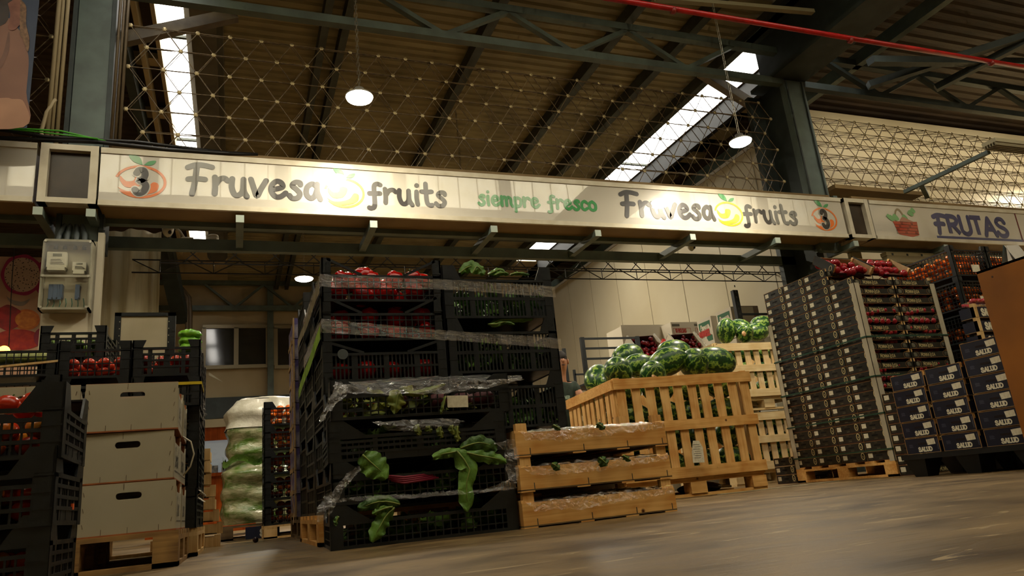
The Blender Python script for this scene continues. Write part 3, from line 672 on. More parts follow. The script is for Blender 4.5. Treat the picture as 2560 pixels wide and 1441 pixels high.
def crate_T(name, w, d, h, style='grid', hs=.72, post=.045, tab=.022, gus=.16, m=None, cat='crate', open_gusset=False, rim=None, back=False):
    m = m or blackp; t = T(name, cat); H = h*hs
    for nm, P, L_, lb in (('long_wall', lambda u, v, q: (-w/2+u, -d/2-q+.004, v), w, 0), ('long_wall', lambda u, v, q: (w/2-u, d/2+q-.004, v), w, 0),
                      ('short_wall', lambda u, v, q: (-w/2-q+.004, d/2-u, v), d, 0), ('short_wall', lambda u, v, q: (w/2+q-.004, -d/2+u, v), d, 0)):
        mb = MB(); wall_bars(mb, L_, h, P, style, H)
        if back and P(0, 0, 0)[1] > 0 and nm == 'long_wall': mb.box(-w/2, w/2, d/2-.004, d/2, 0, h)  # solid back added so the gaps above the walls look dark
        t.part(nm, mb, m)
    mb = MB().box(-w/2, w/2, -d/2, d/2, .004, .012)
    mb.box(-w/2, w/2, -d/2-.003, -d/2+.01, 0, .012); t.part('base', mb, m)
    g = gus*w
    for sx in (-1, 1):
        for sy in (-1, 1):
            mb = MB(); x0, x1 = sorted((sx*w/2, sx*(w/2-post))); y0, y1 = sorted((sy*d/2, sy*(d/2-post*.8)))
            e = .004
            ya, yb = sorted((sy*(d/2+e), sy*(d/2-.004))); xa, xb = sorted((sx*(w/2+e), sx*(w/2-.004)))
            mb.box(x0-(e if sx < 0 else 0), x1+(e if sx > 0 else 0), ya, yb, 0, h+tab)
            mb.box(xa, xb, y0-(e if sy < 0 else 0), y1+(e if sy > 0 else 0), 0, h+tab)
            mb.box(x0, x1, y0, y1, h+tab-.006, h+tab)
            if open_gusset:
                mb.bar((sx*(w/2-post*.6), sy*d/2, h+tab-.006), (sx*(w/2-g*1.6), sy*d/2, H), .008, .014)
            else:
                mb.prism([(sx*(w/2-post), h+tab), (sx*(w/2-post-.015), h+tab), (sx*(w/2-g), H), (sx*(w/2-post), H)], 'y', ya, yb)
            mb.prism([(sy*(d/2-post*.8), h+tab), (sy*(d/2-post*.8-.02), h+tab), (sy*(d/2-g*.9), H), (sy*(d/2-post*.8), H)], 'x', xa, xb)
            for k in (.25, .5, .75): mb.box(x0-.001, x1+.001, ya-.002*(sy < 0), yb+.002*(sy > 0), h*k-.003, h*k+.003)
            t.part('corner_post', mb, m, fix=False)
    if rim:
        mb = MB()
        for s in (-1, 1): mb.box(-w/2-.006, w/2+.006, s*d/2-.008, s*d/2+.008, H-.012, H+.004); mb.box(s*w/2-.008, s*w/2+.008, -d/2, d/2, H-.012, H+.004)
        t.part('rim', mb, rim, label='yellow rim')
    return t
paperm = mat('paper_label', 'f0ead2', .6, 0, 'dcd4b8', 60)
def label_card(parent, x, y, z, w=.06, h=.045, rot=(0, 0, 0), txt=True):
    o = link('label_card', MB().box(-w/2, w/2, -.0015, 0, -h/2, h/2).mesh('label_card', paperm, fix=True), parent, (x, y, z), rot); return o

# ------------------------------------------------------------------ pallets
woodp = wood('pallet_wood', 'b08850', '80603a', axis='x'); woodl = wood('pine_light', 'e6c48a', 'c89e60', axis='z'); woodo = wood('pine_orange', 'f4c276', 'd8984c', axis='x')
woodo2 = wood('pine_orange_up', 'f6c880', 'dca058', axis='z'); woodd = wood('pallet_dark', '7a6444', '54422c', axis='x'); woodw = wood('pine_pale', 'eed6a4', 'dcbc84', axis='x'); woodwz = wood('pine_pale_up', 'ead0a0', 'd6b27a', axis='z')
def pallet_T(w, d, h=.14, m=None, axis='x'):
    m = m or woodp; t = T('wooden_pallet', 'pallet'); b = h*.14
    mb = MB(); n = 6
    for i in range(n):
        y = -d/2+(d-.1)*i/(n-1); mb.box(-w/2, w/2, y, y+.1, h-b, h)
    t.part('deck_board', mb, m)
    mb = MB()
    for x in (-w/2, -.05, w/2-.1): mb.box(x, x+.1, -d/2, d/2, h-2*b, h-b)
    t.part('stringer', mb, m)
    for x in (-w/2, -.05, w/2-.1):
        for y in (-d/2, -.06, d/2-.12): t.part('block', MB().box(x, x+.1, y, y+.12, b, h-2*b), m)
    mb = MB()
    for x in (-w/2, -.05, w/2-.1): mb.box(x, x+.1, -d/2, d/2, 0, b)
    for y in (-d/2, d/2-.1): mb.box(-w/2, w/2, y, y+.1, 0, b*.98)
    t.part('runner', mb, m); return t

# ------------------------------------------------------------------ fruit and vegetables
def dimple(th, ph): return 1-.10*math.exp(-(th/.35)**2)-.05*math.exp(-((PI-th)/.3)**2)
def pepf(th, ph): return (1-.18*math.exp(-(th/.4)**2)) * (1+.07*math.cos(4*ph)) * (1-.12*(th/PI))
tomm = mat('tomato_skin', 'c43c1c', .22, 0, 'a82410', 6); tomm2 = mat('tomato_orange', 'd8601c', .25, 0, '9a7a20', 7)
pepm = mat('pepper_red', 'c81208', .16, 0, 'a00c08', 5); plumm = mat('nectarine_skin', '9a1024', .3, 0, 'd04a28', 6, lo=.45, hi=.75)
plumd = mat('plum_dark', '6a0c1c', .2, 0, 'a01428', 9); orm = mat('persimmon_orange', 'f07a12', .28, 0, 'd85c0a', 6)
stemg = mat('stem_green', '3f6a20', .6); orr = mat('orange_red', 'b04418', .3, 0, 'd07020', 8)
def fruit_T(name, cat, r, m, fn=dimple, sz=.86, calyx=True, cm=None):
    t = T(name, cat); t.part('skin', MB().ell((0, 0, r*sz), (r, r, r*sz), 14, 9, fn=fn), m, True)
    if calyx:
        mb = MB(); z = r*sz*2*.93
        for k in range(5):
            a = 2*PI*k/5; mb.add([(0, 0, z), (r*.2*math.cos(a-.4), r*.2*math.sin(a-.4), z+.002), (r*.5*math.cos(a), r*.5*math.sin(a), z-.002), (r*.2*math.cos(a+.4), r*.2*math.sin(a+.4), z+.002)], [(0, 1, 2, 3)])
        mb.tube([(0, 0, z-.004), (r*.1, 0, z+r*.22)], r*.07, 5); t.part('stem', mb, cm or stemg, fix=False)
    return t
tomatoT = fruit_T('tomato', 'tomato', .036, tomm); tomato2T = fruit_T('tomato', 'tomato', .036, tomm2)
pepperT = fruit_T('red_pepper', 'pepper', .058, pepm, pepf, 1.0)
nectT = fruit_T('nectarine', 'nectarine', .034, plumm, calyx=False); plumT = fruit_T('plum', 'plum', .036, plumd, calyx=False); orangeT = fruit_T('persimmon', 'persimmon', .036, orm, calyx=True, cm=mat('calyx_brown', '5a5a24', .7)); orrT = fruit_T('tomato', 'tomato', .035, orr)
def fill(T_, label, group, cx, cy, z, w, d, nx, ny, nz=1, r=.036, jit=.006, rz=0, only_front=0, seed=1, mix=None, top=0, scl=1):
    rnd = random.Random(seed); ca, sa = math.cos(rz), math.sin(rz)
    for k in range(nz):
        for i in range(nx):
            for j in range(ny):
                if only_front and k < nz-1 and j >= only_front and i not in (0, nx-1): continue
                x = -w/2+w*(i+.5)/nx+rnd.uniform(-jit, jit); y = -d/2+d*(j+.5)/ny+rnd.uniform(-jit, jit)
                zz = z+k*r*1.55*scl+rnd.uniform(0, jit)
                q = (mix if mix and rnd.random() < .35 else T_)
                q.put(label if q is T_ or True else label, (cx+ca*x-sa*y, cy+sa*x+ca*y, zz), 0, group, rot=(rnd.uniform(-.5, .5), rnd.uniform(-.5, .5), rnd.uniform(0, 6)), scl=rnd.uniform(.92, 1.05)*scl, skip=() if k == nz-1 else ('stem',))

# leaves
def leaf_mb(Lg=.22, Wd=.09, curl=1.2, ruf=.012, seed=0, bend=0):
    rnd = random.Random(seed); ph = rnd.uniform(0, 6); mb = MB(); nu, nv = 12, 8
    def prof(u): return Wd/2*(math.sin(PI*min(1, u**.75))**.7)*(1-.25*u) + .004
    def cen(u):
        a = curl*u; return Vector((Lg*math.sin(a)/max(curl, .01) if curl else Lg*u, bend*u*u*Lg, -Lg*(1-math.cos(a))/max(curl, .01) if curl else 0))
    def fn(u, v):
        s = (v-.5)*2; c = cen(u); w = prof(u)*(1+.10*math.sin(u*23+ph)*abs(s))
        return c+Vector((.25*abs(s)*w*math.sin(u*9), s*w, abs(s)**1.5*ruf*(1.2*math.sin(u*16+ph+s)+.8)-.006*(1-abs(s))))
    mb.grid(fn, nu, nv)
    st = MB().tube([cen(-.25), cen(0)+Vector((0, 0, .001)), cen(.3)+Vector((0, 0, .0)), cen(.6)], [.006, .005, .0035, .002], 5)
    return mb, st
leafm = mat('chard_leaf', '4a6e24', .5, 0, '2f5218', 18, bump=.5, bscale=50); leafy = mat('leaf_yellowing', '8a8c30', .55, 0, '566a22', 14, bump=.5, bscale=50)
stemr = mat('chard_stem_red', '8a2038', .5); stemw = mat('stem_pale', 'a8b070', .5); leafb = mat('leaf_bright', '6a9436', .5, 0, '476f28', 14, bump=.4, bscale=40)
LEAVES = []
for s, (a, b, c, mm, sm) in enumerate(((.24, .10, .9, leafm, stemr), (.26, .085, 1.4, leafm, stemr), (.18, .11, .5, leafy, stemr), (.2, .12, 1.1, leafb, stemw), (.3, .09, 1.0, leafm, stemw))):
    t = T('chard_leaf' if s != 3 else 'spinach_leaf', 'leaf'); m1, m2 = leaf_mb(a, b, c, .016, s, .3*(s % 3-1)); t.part('blade', m1, mm, True, fix=False); t.part('leaf_stem', m2, sm, True); LEAVES.append(t)
def leaf_pile(label, cx, cy, z, w, d, hh, n, rz=0, seed=3, m=leafm, cat='greens', name='leafy_greens', sc_=1):
    """a crateful of loose leaves nobody could count"""
    rnd = random.Random(seed); mb = MB(); ca, sa = math.cos(rz), math.sin(rz)
    for k in range(n):
        l, _ = leaf_mb(rnd.uniform(.12, .2)*sc_, rnd.uniform(.05, .09)*sc_, rnd.uniform(.2, 1.3), .014, k)
        Mx = Matrix.Translation((rnd.uniform(-w/2+.07, w/2-.07), rnd.uniform(-d/2+.04, d/2-.06), rnd.uniform(.02, hh))) @ Euler((rnd.uniform(-.9, .9), rnd.uniform(-.7, .5), rnd.uniform(0, 6.28))).to_matrix().to_4x4()
        vs = [Mx @ Vector(v) for v in l.v]
        vs = [Vector((max(-w/2+.01, min(w/2-.01, v.x)), max(-d/2+.01, min(d/2-.01, v.y)), max(.015, v.z))) for v in vs]
        mb.add(vs, l.f)
    o = link(name, mb.mesh(name, m, True), None, (cx, cy, z), (0, 0, rz)); tag(o, label, cat, kind='stuff'); return o
film = film_mat('stretch_film', .03, .12, 22, 1.0, (.6, .6, 14), bdist=.03); filmw = film_mat('bag_film', .05, .13, 24, 1.0, bdist=.05)
def sheet_film(name, label, pts, nu=24, nv=8, wob=.008, m=None, seed=0, group=None, parent=None):
    """thin film: pts is a grid (rows) of 3-D control points, bilinear between them"""
    rows = len(pts); cols = len(pts[0])
    def fn(u, v):
        a = min(u*(rows-1), rows-1.0001); b = min(v*(cols-1), cols-1.0001); i, j = int(a), int(b); fu, fv = a-i, b-j
        p = (Vector(pts[i][j])*(1-fu)*(1-fv)+Vector(pts[i+1][j])*fu*(1-fv)+Vector(pts[i][j+1])*(1-fu)*fv+Vector(pts[i+1][j+1])*fu*fv)
        q = p*22+Vector((seed, 0, 0)); return p+noise.noise_vector(q)*wob+noise.noise_vector(q*3.3)*wob*(.75 if nu >= 30 else .6)
    mb = MB().grid(fn, nu, nv)
    if parent: return part(name, mb, m or filmw, parent, True, fix=False)
    return single(name, mb, m or filmw, label, 'film', group, smooth=True, fix=False)

# ---- four black crates of chard in front, on the floor
W, D, Hc = .83, .46, .180
cf = crate_T('black_crate', W, D, Hc, 'grid', .62, .05, .0, .2); cf2 = crate_T('black_crate', W-.02, D, Hc, 'bands', .62, .05, .0, .2); cf3 = crate_T('black_crate', W, D, Hc, 'slot', .62, .05, .0, .2)
X0, Y0 = .815, 3.51
FR = [(cf, 0, 0), (cf, .008, 0), (cf2, -.01, 0), (cf, .012, 0)]
lab = ['black mesh crate of beet tops, bottom of the low front stack',
       'black mesh crate with big chard leaves hanging out, second in the front stack',
       'black openwork crate with wilted leaf tips, third in the front stack',
       'black mesh crate of beetroot under clear film, top of the low front stack']
rzf = R(-3.0)
for i, (tt, dx, dy) in enumerate(FR):
    c = tt.put(lab[i], (X0+dx, Y0+dy, i*Hc+.001*i), rzf+R((0, .5, -.4, .6)[i]))
    if i == 3: label_card(c, .16, -D/2-.012, .055, .10, .055, (0, R(2), 0))
for i in range(4):
    leaf_pile(['pile of beet leaves inside the bottom crate of the front stack', 'pile of green chard inside the second crate of the front stack', 'pile of dark greens inside the third crate of the front stack', 'dark beet tops inside the top crate of the front stack'][i],
              X0, Y0, i*Hc+.012, W-.03, D-.03, .07, 46, rzf, 10+i, [leafb, leafb, leafm, leafy][i], sc_=1.1)
# beetroots on the top crate
beetT = fruit_T('beetroot', 'beetroot', .05, mat('beet_skin', '5a1a22', .6, 0, '3a1016', 8, bump=.3), calyx=False)
fill(beetT, 'dark beetroot lying under the film in the top crate of the front stack', 'beetroots in the top front crate', X0+.12, Y0-.05, 3*Hc+.03, .5, .3, 5, 3, 1, .05, .01, rzf)
# hanging leaves
def hero_leaf(label, pts, Y, m=leafm, ruf=.006, stem=None, group=None, dy=0):
    """a leaf laid along measured points (px, py, half width in m); built where it hangs"""
    c = [A(px, py, Y-dy*i/len(pts)) for i, (px, py, w) in enumerate(pts)]; base = c[0]; n = len(pts); ws = [p[2] for p in pts]; seed = pts[0][0]*.37
    t = thing('chard_leaf', label, 'leaf', base, 0, group); nu, nv = 5*n, 8
    def sm(a, u):
        x = u*(n-1); i = min(int(x), n-2); f = x-i; p = a[max(i-1, 0)]; q = a[i]; r = a[i+1]; z = a[min(i+2, n-1)]
        return .5*((2*q)+(r-p)*f+(2*p-5*q+4*r-z)*f*f+(3*q-p-3*r+z)*f**3) if not isinstance(q, float) else q*(1-f)+r*f
    def fn(u, v):
        p = sm(c, u)-base; d = (sm(c, min(u+.02, 1))-sm(c, max(u-.02, 0))).normalized(); side = d.cross(Vector((0, -1, 0))).normalized()
        s = (v-.5)*2; w = sm(ws, u)*(1+(.07*math.sin(u*31+seed+2*(s > 0))+.16*noise.noise(Vector((u*9+seed, 3*(s > 0), 0))))*abs(s)**2); q = p*30+Vector((seed, s*2, 0))
        return p+side*w*s+Vector((0, -.012*(1-s*s)-ruf*abs(s)*(math.sin(u*21+seed+1.5*s)+1.5*noise.noise(Vector((u*7, s, seed))))*1.3-.004*noise.noise(q), 0))
    part('blade', MB().grid(fn, nu, nv), m, t, True, fix=False)
    part('leaf_stem', MB().tube([sm(c, u)-base+Vector((0, -.0135, 0)) for u in (0, .15, .3, .45, .6, .75)], [.0042, .0036, .003, .0025, .002, .001], 5), stem or mat('rib_pale', '8a9a4c', .5), t, True)
    return t
YF = 3.235
H = [
 ('broad chard leaf folded over the left rim of the second front crate', [(905, 1138, .022), (918, 1150, .05), (935, 1165, .058), (952, 1180, .045), (966, 1198, .012)], YF, leafb),
 ('long chard leaf hanging straight down over the front crates in the middle', [(1140, 1128, .02), (1158, 1150, .045), (1172, 1172, .044), (1165, 1200, .036), (1164, 1225, .036), (1166, 1250, .034), (1166, 1268, .024), (1166, 1281, .006)], YF-.01, leafb),
 ('wavy chard leaf spreading right over the rim of the second front crate', [(1150, 1122, .008), (1175, 1112, .03), (1200, 1108, .036), (1225, 1115, .03), (1240, 1128, .012)], YF, leafm),
 ('short chard leaf lying left along the rim of the second front crate', [(1150, 1128, .012), (1130, 1132, .022), (1105, 1136, .022), (1080, 1145, .010)], YF, leafb),
 ('lower chard leaf drooping right at the second front crate', [(1165, 1133, .01), (1195, 1140, .026), (1225, 1145, .03), (1250, 1150, .022), (1264, 1158, .006)], YF-.004, leafb),
 ('chard leaf hanging diagonally down the bottom front crate', [(985, 1270, .006), (968, 1285, .034), (958, 1300, .03), (948, 1318, .036), (937, 1338, .03), (928, 1356, .008)], YF, leafb),
 ('chard leaf stretched left over the rim of the bottom front crate', [(998, 1262, .01), (970, 1255, .026), (940, 1256, .028), (912, 1266, .022), (893, 1272, .008)], YF-.004, leafm),
 ('smaller chard leaf below the clear film on the bottom front crate', [(980, 1268, .006), (960, 1272, .014), (942, 1280, .016), (930, 1286, .004)], YF-.006, leafb),
 ('yellowing beet leaf hanging over the front of the top crate', [(1000, 980, .012), (992, 990, .038), (990, 1008, .04), (988, 1022, .022), (984, 1036, .004)], YF, leafy),
 ('yellowing beet leaf lying along the rim of the top crate', [(1010, 984, .008), (1035, 985, .014), (1060, 980, .016), (1085, 972, .014), (1112, 962, .004)], YF, leafy),
 ('thin wilted leaf tip hanging beside the paper label', [(1112, 992, .004), (1108, 1010, .008), (1104, 1028, .008), (1101, 1036, .003)], YF-.012, leafy)]
for lb, pts, Yh, mh in H: hero_leaf(lb, pts, Yh, mh)
for k, (px, py, hh_) in enumerate(((1044, 1062, 28), (1072, 1066, 14), (1100, 1068, 28), (1130, 1064, 24), (1142, 1066, 40))):
    hero_leaf('wilted leaf tip at the third front crate, %s from the left' % ORD[k].replace('bottom', 'first'), [(px, py, .008), (px-1, py+hh_*.4, .018), (px+2, py+hh_*.8, .014), (px, py+hh_, .003)], YF, leafy)
hero_leaf('scrap of green leaf stuck at the left corner of the bottom front crate', [(846, 1292, .006), (840, 1302, .011), (840, 1316, .004)], 3.23, leafb)
for k in range(4):
    single('chard_stalk', MB().tube([A(960+k*6, 1190+k*4, YF+.05), A(1010, 1194+k*5, YF+.03), A(1075+k*7, 1186+k*3, YF+.05)], .006, 6), stemr, 'red chard stalk lying across the second front crate, %s from the top' % ORD[k].replace('bottom', 'first'), 'stalk', smooth=True)
# films on the front stack
def P3(*a): return A(*a)
sheet_film('plastic_sheet', 'clear plastic sheet draped over the top crate of the front stack',
           [[P3(838, 960, 3.6), P3(1000, 946, 3.65), P3(1180, 938, 3.65), P3(1300, 940, 3.6)], [P3(832, 965, 3.27), P3(1000, 955, 3.24), P3(1180, 952, 3.22), P3(1310, 948, 3.25)], [P3(850, 985, 3.24), P3(930, 985, 3.21), P3(1110, 985, 3.2), P3(1230, 968, 3.22)]], 18, 30, .01)
sheet_film('plastic_sheet', 'crumpled clear film hanging off the left corner of the top front crate',
           [[P3(840, 955, 3.27), P3(870, 958, 3.25)], [P3(828, 985, 3.24), P3(865, 990, 3.22)], [P3(800, 1040, 3.22), P3(838, 1010, 3.21)], [P3(800, 1062, 3.22), P3(812, 1048, 3.2)]], 24, 8, .012)
sheet_film('plastic_sheet', 'sagging clear film over the third crate of the front stack',
           [[P3(925, 1055, 3.24), P3(1020, 1050, 3.22), P3(1120, 1046, 3.22), P3(1165, 1052, 3.24)], [P3(945, 1062, 3.23), P3(1020, 1068, 3.2), P3(1110, 1066, 3.2), P3(1150, 1060, 3.22)], [P3(965, 1075, 3.23), P3(1020, 1080, 3.2), P3(1100, 1072, 3.21), P3(1130, 1070, 3.22)]], 10, 24, .01)
sheet_film('plastic_sheet', 'strip of clear film pulled down from the left chard leaf to the floor',
           [[P3(895, 1160, 3.2), P3(902, 1172, 3.2)], [P3(850, 1205, 3.22), P3(868, 1216, 3.2)], [P3(810, 1240, 3.22), P3(850, 1245, 3.2)], [P3(790, 1285, 3.2), P3(838, 1262, 3.2)], [P3(788, 1300, 3.2), P3(818, 1306, 3.2)]], 26, 8, .012)
sheet_film('plastic_sheet', 'narrow clear film stretched across the rim of the bottom front crate',
           [[P3(830, 1250, 3.22), P3(960, 1238, 3.21), P3(1110, 1230, 3.21), P3(1290, 1218, 3.24)], [P3(815, 1258, 3.22), P3(960, 1250, 3.2), P3(1110, 1240, 3.2), P3(1295, 1224, 3.23)]], 5, 40, .007)
sheet_film('plastic_sheet', 'clear film stretched between the front crates and the wooden crates',
           [[P3(1230, 1112, 3.22), P3(1285, 1095, 3.22)], [P3(1260, 1125, 3.22), P3(1296, 1120, 3.21)], [P3(1270, 1200, 3.22), P3(1300, 1180, 3.21)], [P3(1180, 1240, 3.21), P3(1290, 1222, 3.22)]], 18, 8, .01)

# ---- three wooden crates of courgettes right of them
def wcrate():
    t = T('wooden_crate', 'crate'); w, d, h = .815, .5, .157
    for s in (-1, 1):
        y0, y1 = sorted((s*d/2, s*(d/2-.009)))
        t.part('side_board', MB().box(-w/2, w/2, y0, y1, 0.012, .112), woodo)
        x0, x1 = sorted((s*w/2, s*(w/2-.009))); t.part('end_board', MB().box(x0, x1, -d/2+.009, d/2-.009, .012, .125), woodo2)
        for sy in (-1, 1):
            x0, x1 = sorted((s*(w/2-.01), s*(w/2-.065))); y0, y1 = sorted((sy*(d/2-.009), sy*(d/2-.04)))
            t.part('corner_post', MB().box(x0, x1, y0, y1, .012, h+.0), woodo2)
    t.part('base', MB().box(-w/2, w/2, -d/2, d/2, .006, .012), woodd)
    mb = MB()
    for x in (-w/2, -.12, .12, w/2-.07): mb.box(x, x+.07, -d/2, d/2, 0, .006)
    t.part('skid', mb, woodo)
    mb = MB()
    for x in (-.34, -.06, .18, .38): mb.box(x, x+.003, -d/2-.002, -d/2, .012, .04)
    t.part('staple', mb, steel_d)
    return t
wc = wcrate(); wx, wy = 1.64, 3.47
courgT = T('courgette', 'courgette'); courgT.part('skin', MB().ell((0, 0, .018), (.1, .019, .018), 12, 8), mat('courgette_skin', '2c4a1c', .35, 0, '1c3414', 20), True); courgT.part('tip', MB().tube([(.095, 0, .018), (.112, 0, .019)], .006, 6), leafy, True)
for i in range(3):
    c = wc.put('pale wooden crate of courgettes, %s of three stacked in front of the melon bin' % ['bottom', 'middle', 'top'][i], (wx, wy, .159*i), R((0, .3, -.3)[i]))
    rnd = random.Random(i)
    for a in range(4):
        for b in range(6):
            courgT.put('dark green courgette lying in a wooden crate by the melon bin', (wx-.29+a*.195+rnd.uniform(-.01, .01), wy-.19+b*.07, .159*i+.06+.01*(b % 2)), rnd.uniform(-.15, .15), 'courgettes in the three wooden crates')
    e = .159*i
    sheet_film('plastic_sheet', 'crinkled clear film covering the %s wooden crate' % ['bottom', 'middle', 'top'][i],
               [[(wx-.38, wy+.2, e+.13), (wx-.1, wy+.2, e+.135), (wx+.15, wy+.2, e+.135), (wx+.37, wy+.2, e+.13)],
                [(wx-.39, wy-.2, e+.122), (wx-.1, wy-.2, e+.128), (wx+.15, wy-.2, e+.126), (wx+.38, wy-.2, e+.124)],
                [(wx-.39, wy-.262, e+.112), (wx-.1, wy-.268, e+.118), (wx+.15, wy-.268, e+.116), (wx+.40, wy-.262, e+.118)],
                [(wx-.36, wy-.266, e+.075), (wx-.12, wy-.272, e+.06), (wx+.2, wy-.27, e+.08), (wx+.39, wy-.264, e+.085)]], 40, 130, .010)
for k, (px, py, w_, h_, i_) in enumerate(((1392, 1064, .014, 12, 0), (1502, 1060, .018, 14, 0), (1390, 1160, .02, 16, 1), (1508, 1146, .028, 20, 1), (1566, 1140, .014, 14, 1))):
    hero_leaf('dark green leaf scrap over the wooden crates, %s from the left' % ORD[k].replace('bottom', 'first'), [(px-12, py, .004), (px-4, py+h_*.3, w_), (px+4, py+h_*.7, w_*.9), (px+8, py+h_, .003)], 3.195, leafm)
t = thing('wooden_tray', 'open wooden tray with raised corner posts behind the top wooden crate', 'crate', (1.78, 3.95, .34))
part('side_board', MB().box(-.25, .33, -.2, -.19, 0, .12), woodo, t); part('corner_post', MB().box(.3, .35, -.21, -.17, 0, .19), woodo2, t); part('end_board', MB().box(.34, .35, -.2, .2, 0, .13), woodo2, t); part('base', MB().box(-.25, .35, -.2, .2, -.02, -.01), woodd, t); part('leg_frame', MB().box(-.2, .3, -.15, .15, -.34, -.02), woodd, t)

# ---- tall stacks behind: peppers on the left, spinach on the right
pt = pallet_T(1.42, 1.1, .148, woodo); pt.put('wooden pallet carrying the tall stacks of pepper and spinach crates', (1.10, 4.36, 0))
cp = crate_T('black_crate', .655, .5, .2175, 'grid', .70, .045, .028, .2, open_gusset=True); cp2 = crate_T('black_crate', .655, .5, .2175, 'slot', .70, .045, .0, .2, open_gusset=True)
cgr = crate_T('black_crate', .665, .5, .315, 'slot', .74, .05, .0, .15, m=blackp); cgr2 = crate_T('black_crate', .665, .5, .315, 'slot', .74, .05, .0, .15, m=blackp, back=True); cp4 = crate_T('black_crate', .655, .5, .2175, 'slot', .70, .045, .0, .2, back=True)
dz = .148
for i in range(6):
    tt = cp if i in (5,) else (cp2 if i % 2 else cp)
    if i == 5: tt = cp
    tt.put('black mesh crate of red peppers, %s layer of the tall front column' % ORD[i], (.757+.004*(i % 2), 4.05, dz+i*.2175), R(.4*(i % 3-1)))
    cp4.put('black crate behind the pepper crates, %s layer of the second column' % ORD[i], (.757, 4.57, dz+i*.2175), R(.5*(i % 2)))
    if i >= 2: fill(pepperT, 'glossy red pepper in the tall stack of black mesh crates', 'red peppers in the black mesh crates', .757, 3.98, dz+i*.2175+.015, .6, .3, 4, 2, 2 if i > 3 else 1, .055, .01, only_front=1, seed=i)
for i, (px, py) in enumerate(((905, 700), (860, 712), (1040, 706), (965, 714), (1010, 735), (930, 722))):
    q = A(px, py, 3.92); pepperT.put('glossy red pepper heaped on top of the tall pepper stack', q-Vector((0, 0, .055)), 0, 'red peppers heaped on the top crate', rot=(.3*i, .2, i), scl=1.15)
for i in range(4):
    cgr.put('black slotted crate of spinach, %s layer of the column right of the peppers' % ORD[i], (1.44, 4.05, dz+.045+i*.315), R(.5*(i % 2)-.2))
    cgr2.put('black slotted crate behind the spinach crates, %s layer' % ORD[i], (1.44, 4.57, dz+.045+i*.315), 0)
    leaf_pile('spinach leaves filling the %s crate of the right column' % ORD[i], 1.44, 4.03, dz+.06+i*.315, .63, .46, .15, 60, 0, 30+i, leafb if i != 2 else leafb, sc_=1.1)
single('spacer_board', MB().box(1.11, 1.77, 3.81, 4.8, .149, .19), woodp, 'board between the pallet and the spinach crates', 'board')
SP_ = [('tall bright spinach leaf standing at the left of the top right crate', [(1150, 684, .01), (1163, 672, .03), (1178, 668, .04), (1192, 676, .03), (1200, 686, .01)], 3.9),
 ('second bright spinach leaf folded beside the tall one on the top right crate', [(1180, 686, .008), (1190, 668, .03), (1202, 678, .03), (1210, 688, .01)], 3.87),
 ('curled spinach leaf in the middle of the top right crate', [(1220, 688, .008), (1236, 680, .016), (1250, 676, .018), (1266, 686, .008)], 3.88),
 ('pointed spinach leaf lying right of the middle on the top right crate', [(1235, 690, .006), (1250, 684, .014), (1270, 686, .01)], 3.86),
 ('flat spinach leaf lying at the right of the top right crate', [(1275, 688, .004), (1295, 684, .012), (1322, 688, .006)], 3.9),
 ('broad spinach leaf in the gap above the second right crate', [(1225, 815, .01), (1245, 803, .025), (1275, 800, .02), (1310, 798, .018), (1330, 800, .006)], 3.83),
 ('narrow spinach leaf in the gap above the second right crate, lower one', [(1218, 812, .006), (1240, 812, .016), (1262, 806, .014), (1285, 812, .006)], 3.82)]
for lb, pts, Yh in SP_: hero_leaf(lb, pts, Yh, leafb)
single('round_tag', MB().tube([(0, 0, 0), (0, .003, 0)], .028, 16), mat('tag_grey', '4a5050', .5), 'round grey disc fixed to the third pepper crate', 'tag', loc=A(857, 886, 3.79))
# stretch film bands
def band(label, zl, zm, zr, hh, seed, gl):
    y = 3.79
    pts = [[(.42, 4.8, zl[0]), (.419, 3.9, zl[0]), (.425, y, zl[0]), (1.1, y, zm), (1.12, y, zm), (1.795, y, zr)], [(.42, 4.8, zl[1]), (.419, 3.9, zl[1]), (.425, y, zl[1]), (1.1, y, zm-hh*.8), (1.12, y, zm-hh*.8), (1.795, y, zr-hh*.9)]]
    sheet_film('stretch_film_band', label, pts, 5, 90, .004, gl, seed)
band('upper band of clear stretch film round the pepper and spinach crates', (1.385, 1.315), 1.365, 1.33, .075, 1, film)
band('lower band of clear stretch film round the pepper and spinach crates', (1.14, 1.065), 1.065, 1.01, .07, 5, film)
lime = mat('lime_strap', 'a6d436', .5, 0, '6f9a28', 12); beige = mat('film_twist', '9c9070', .5, 0, '7a7055', 10)
a, b = AX(798, 705, .41), AX(744, 855, .40)
single('film_strap', MB().grid(lambda u, v: a.lerp(b, u)+Vector((0, 0, -.06*v+.008*math.sin(u*9))), 14, 2), beige, 'beige twisted film strap running back along the side of the pepper stack', 'strap', fix=False)
a2, b2 = AX(800, 815, .41), AX(746, 972, .40)
single('film_strap', MB().grid(lambda u, v: a2.lerp(b2, u)+Vector((0, 0, -.07*v+.006*math.sin(u*11))), 14, 2), lime, 'lime green film strap running back along the side of the pepper stack', 'strap', fix=False)

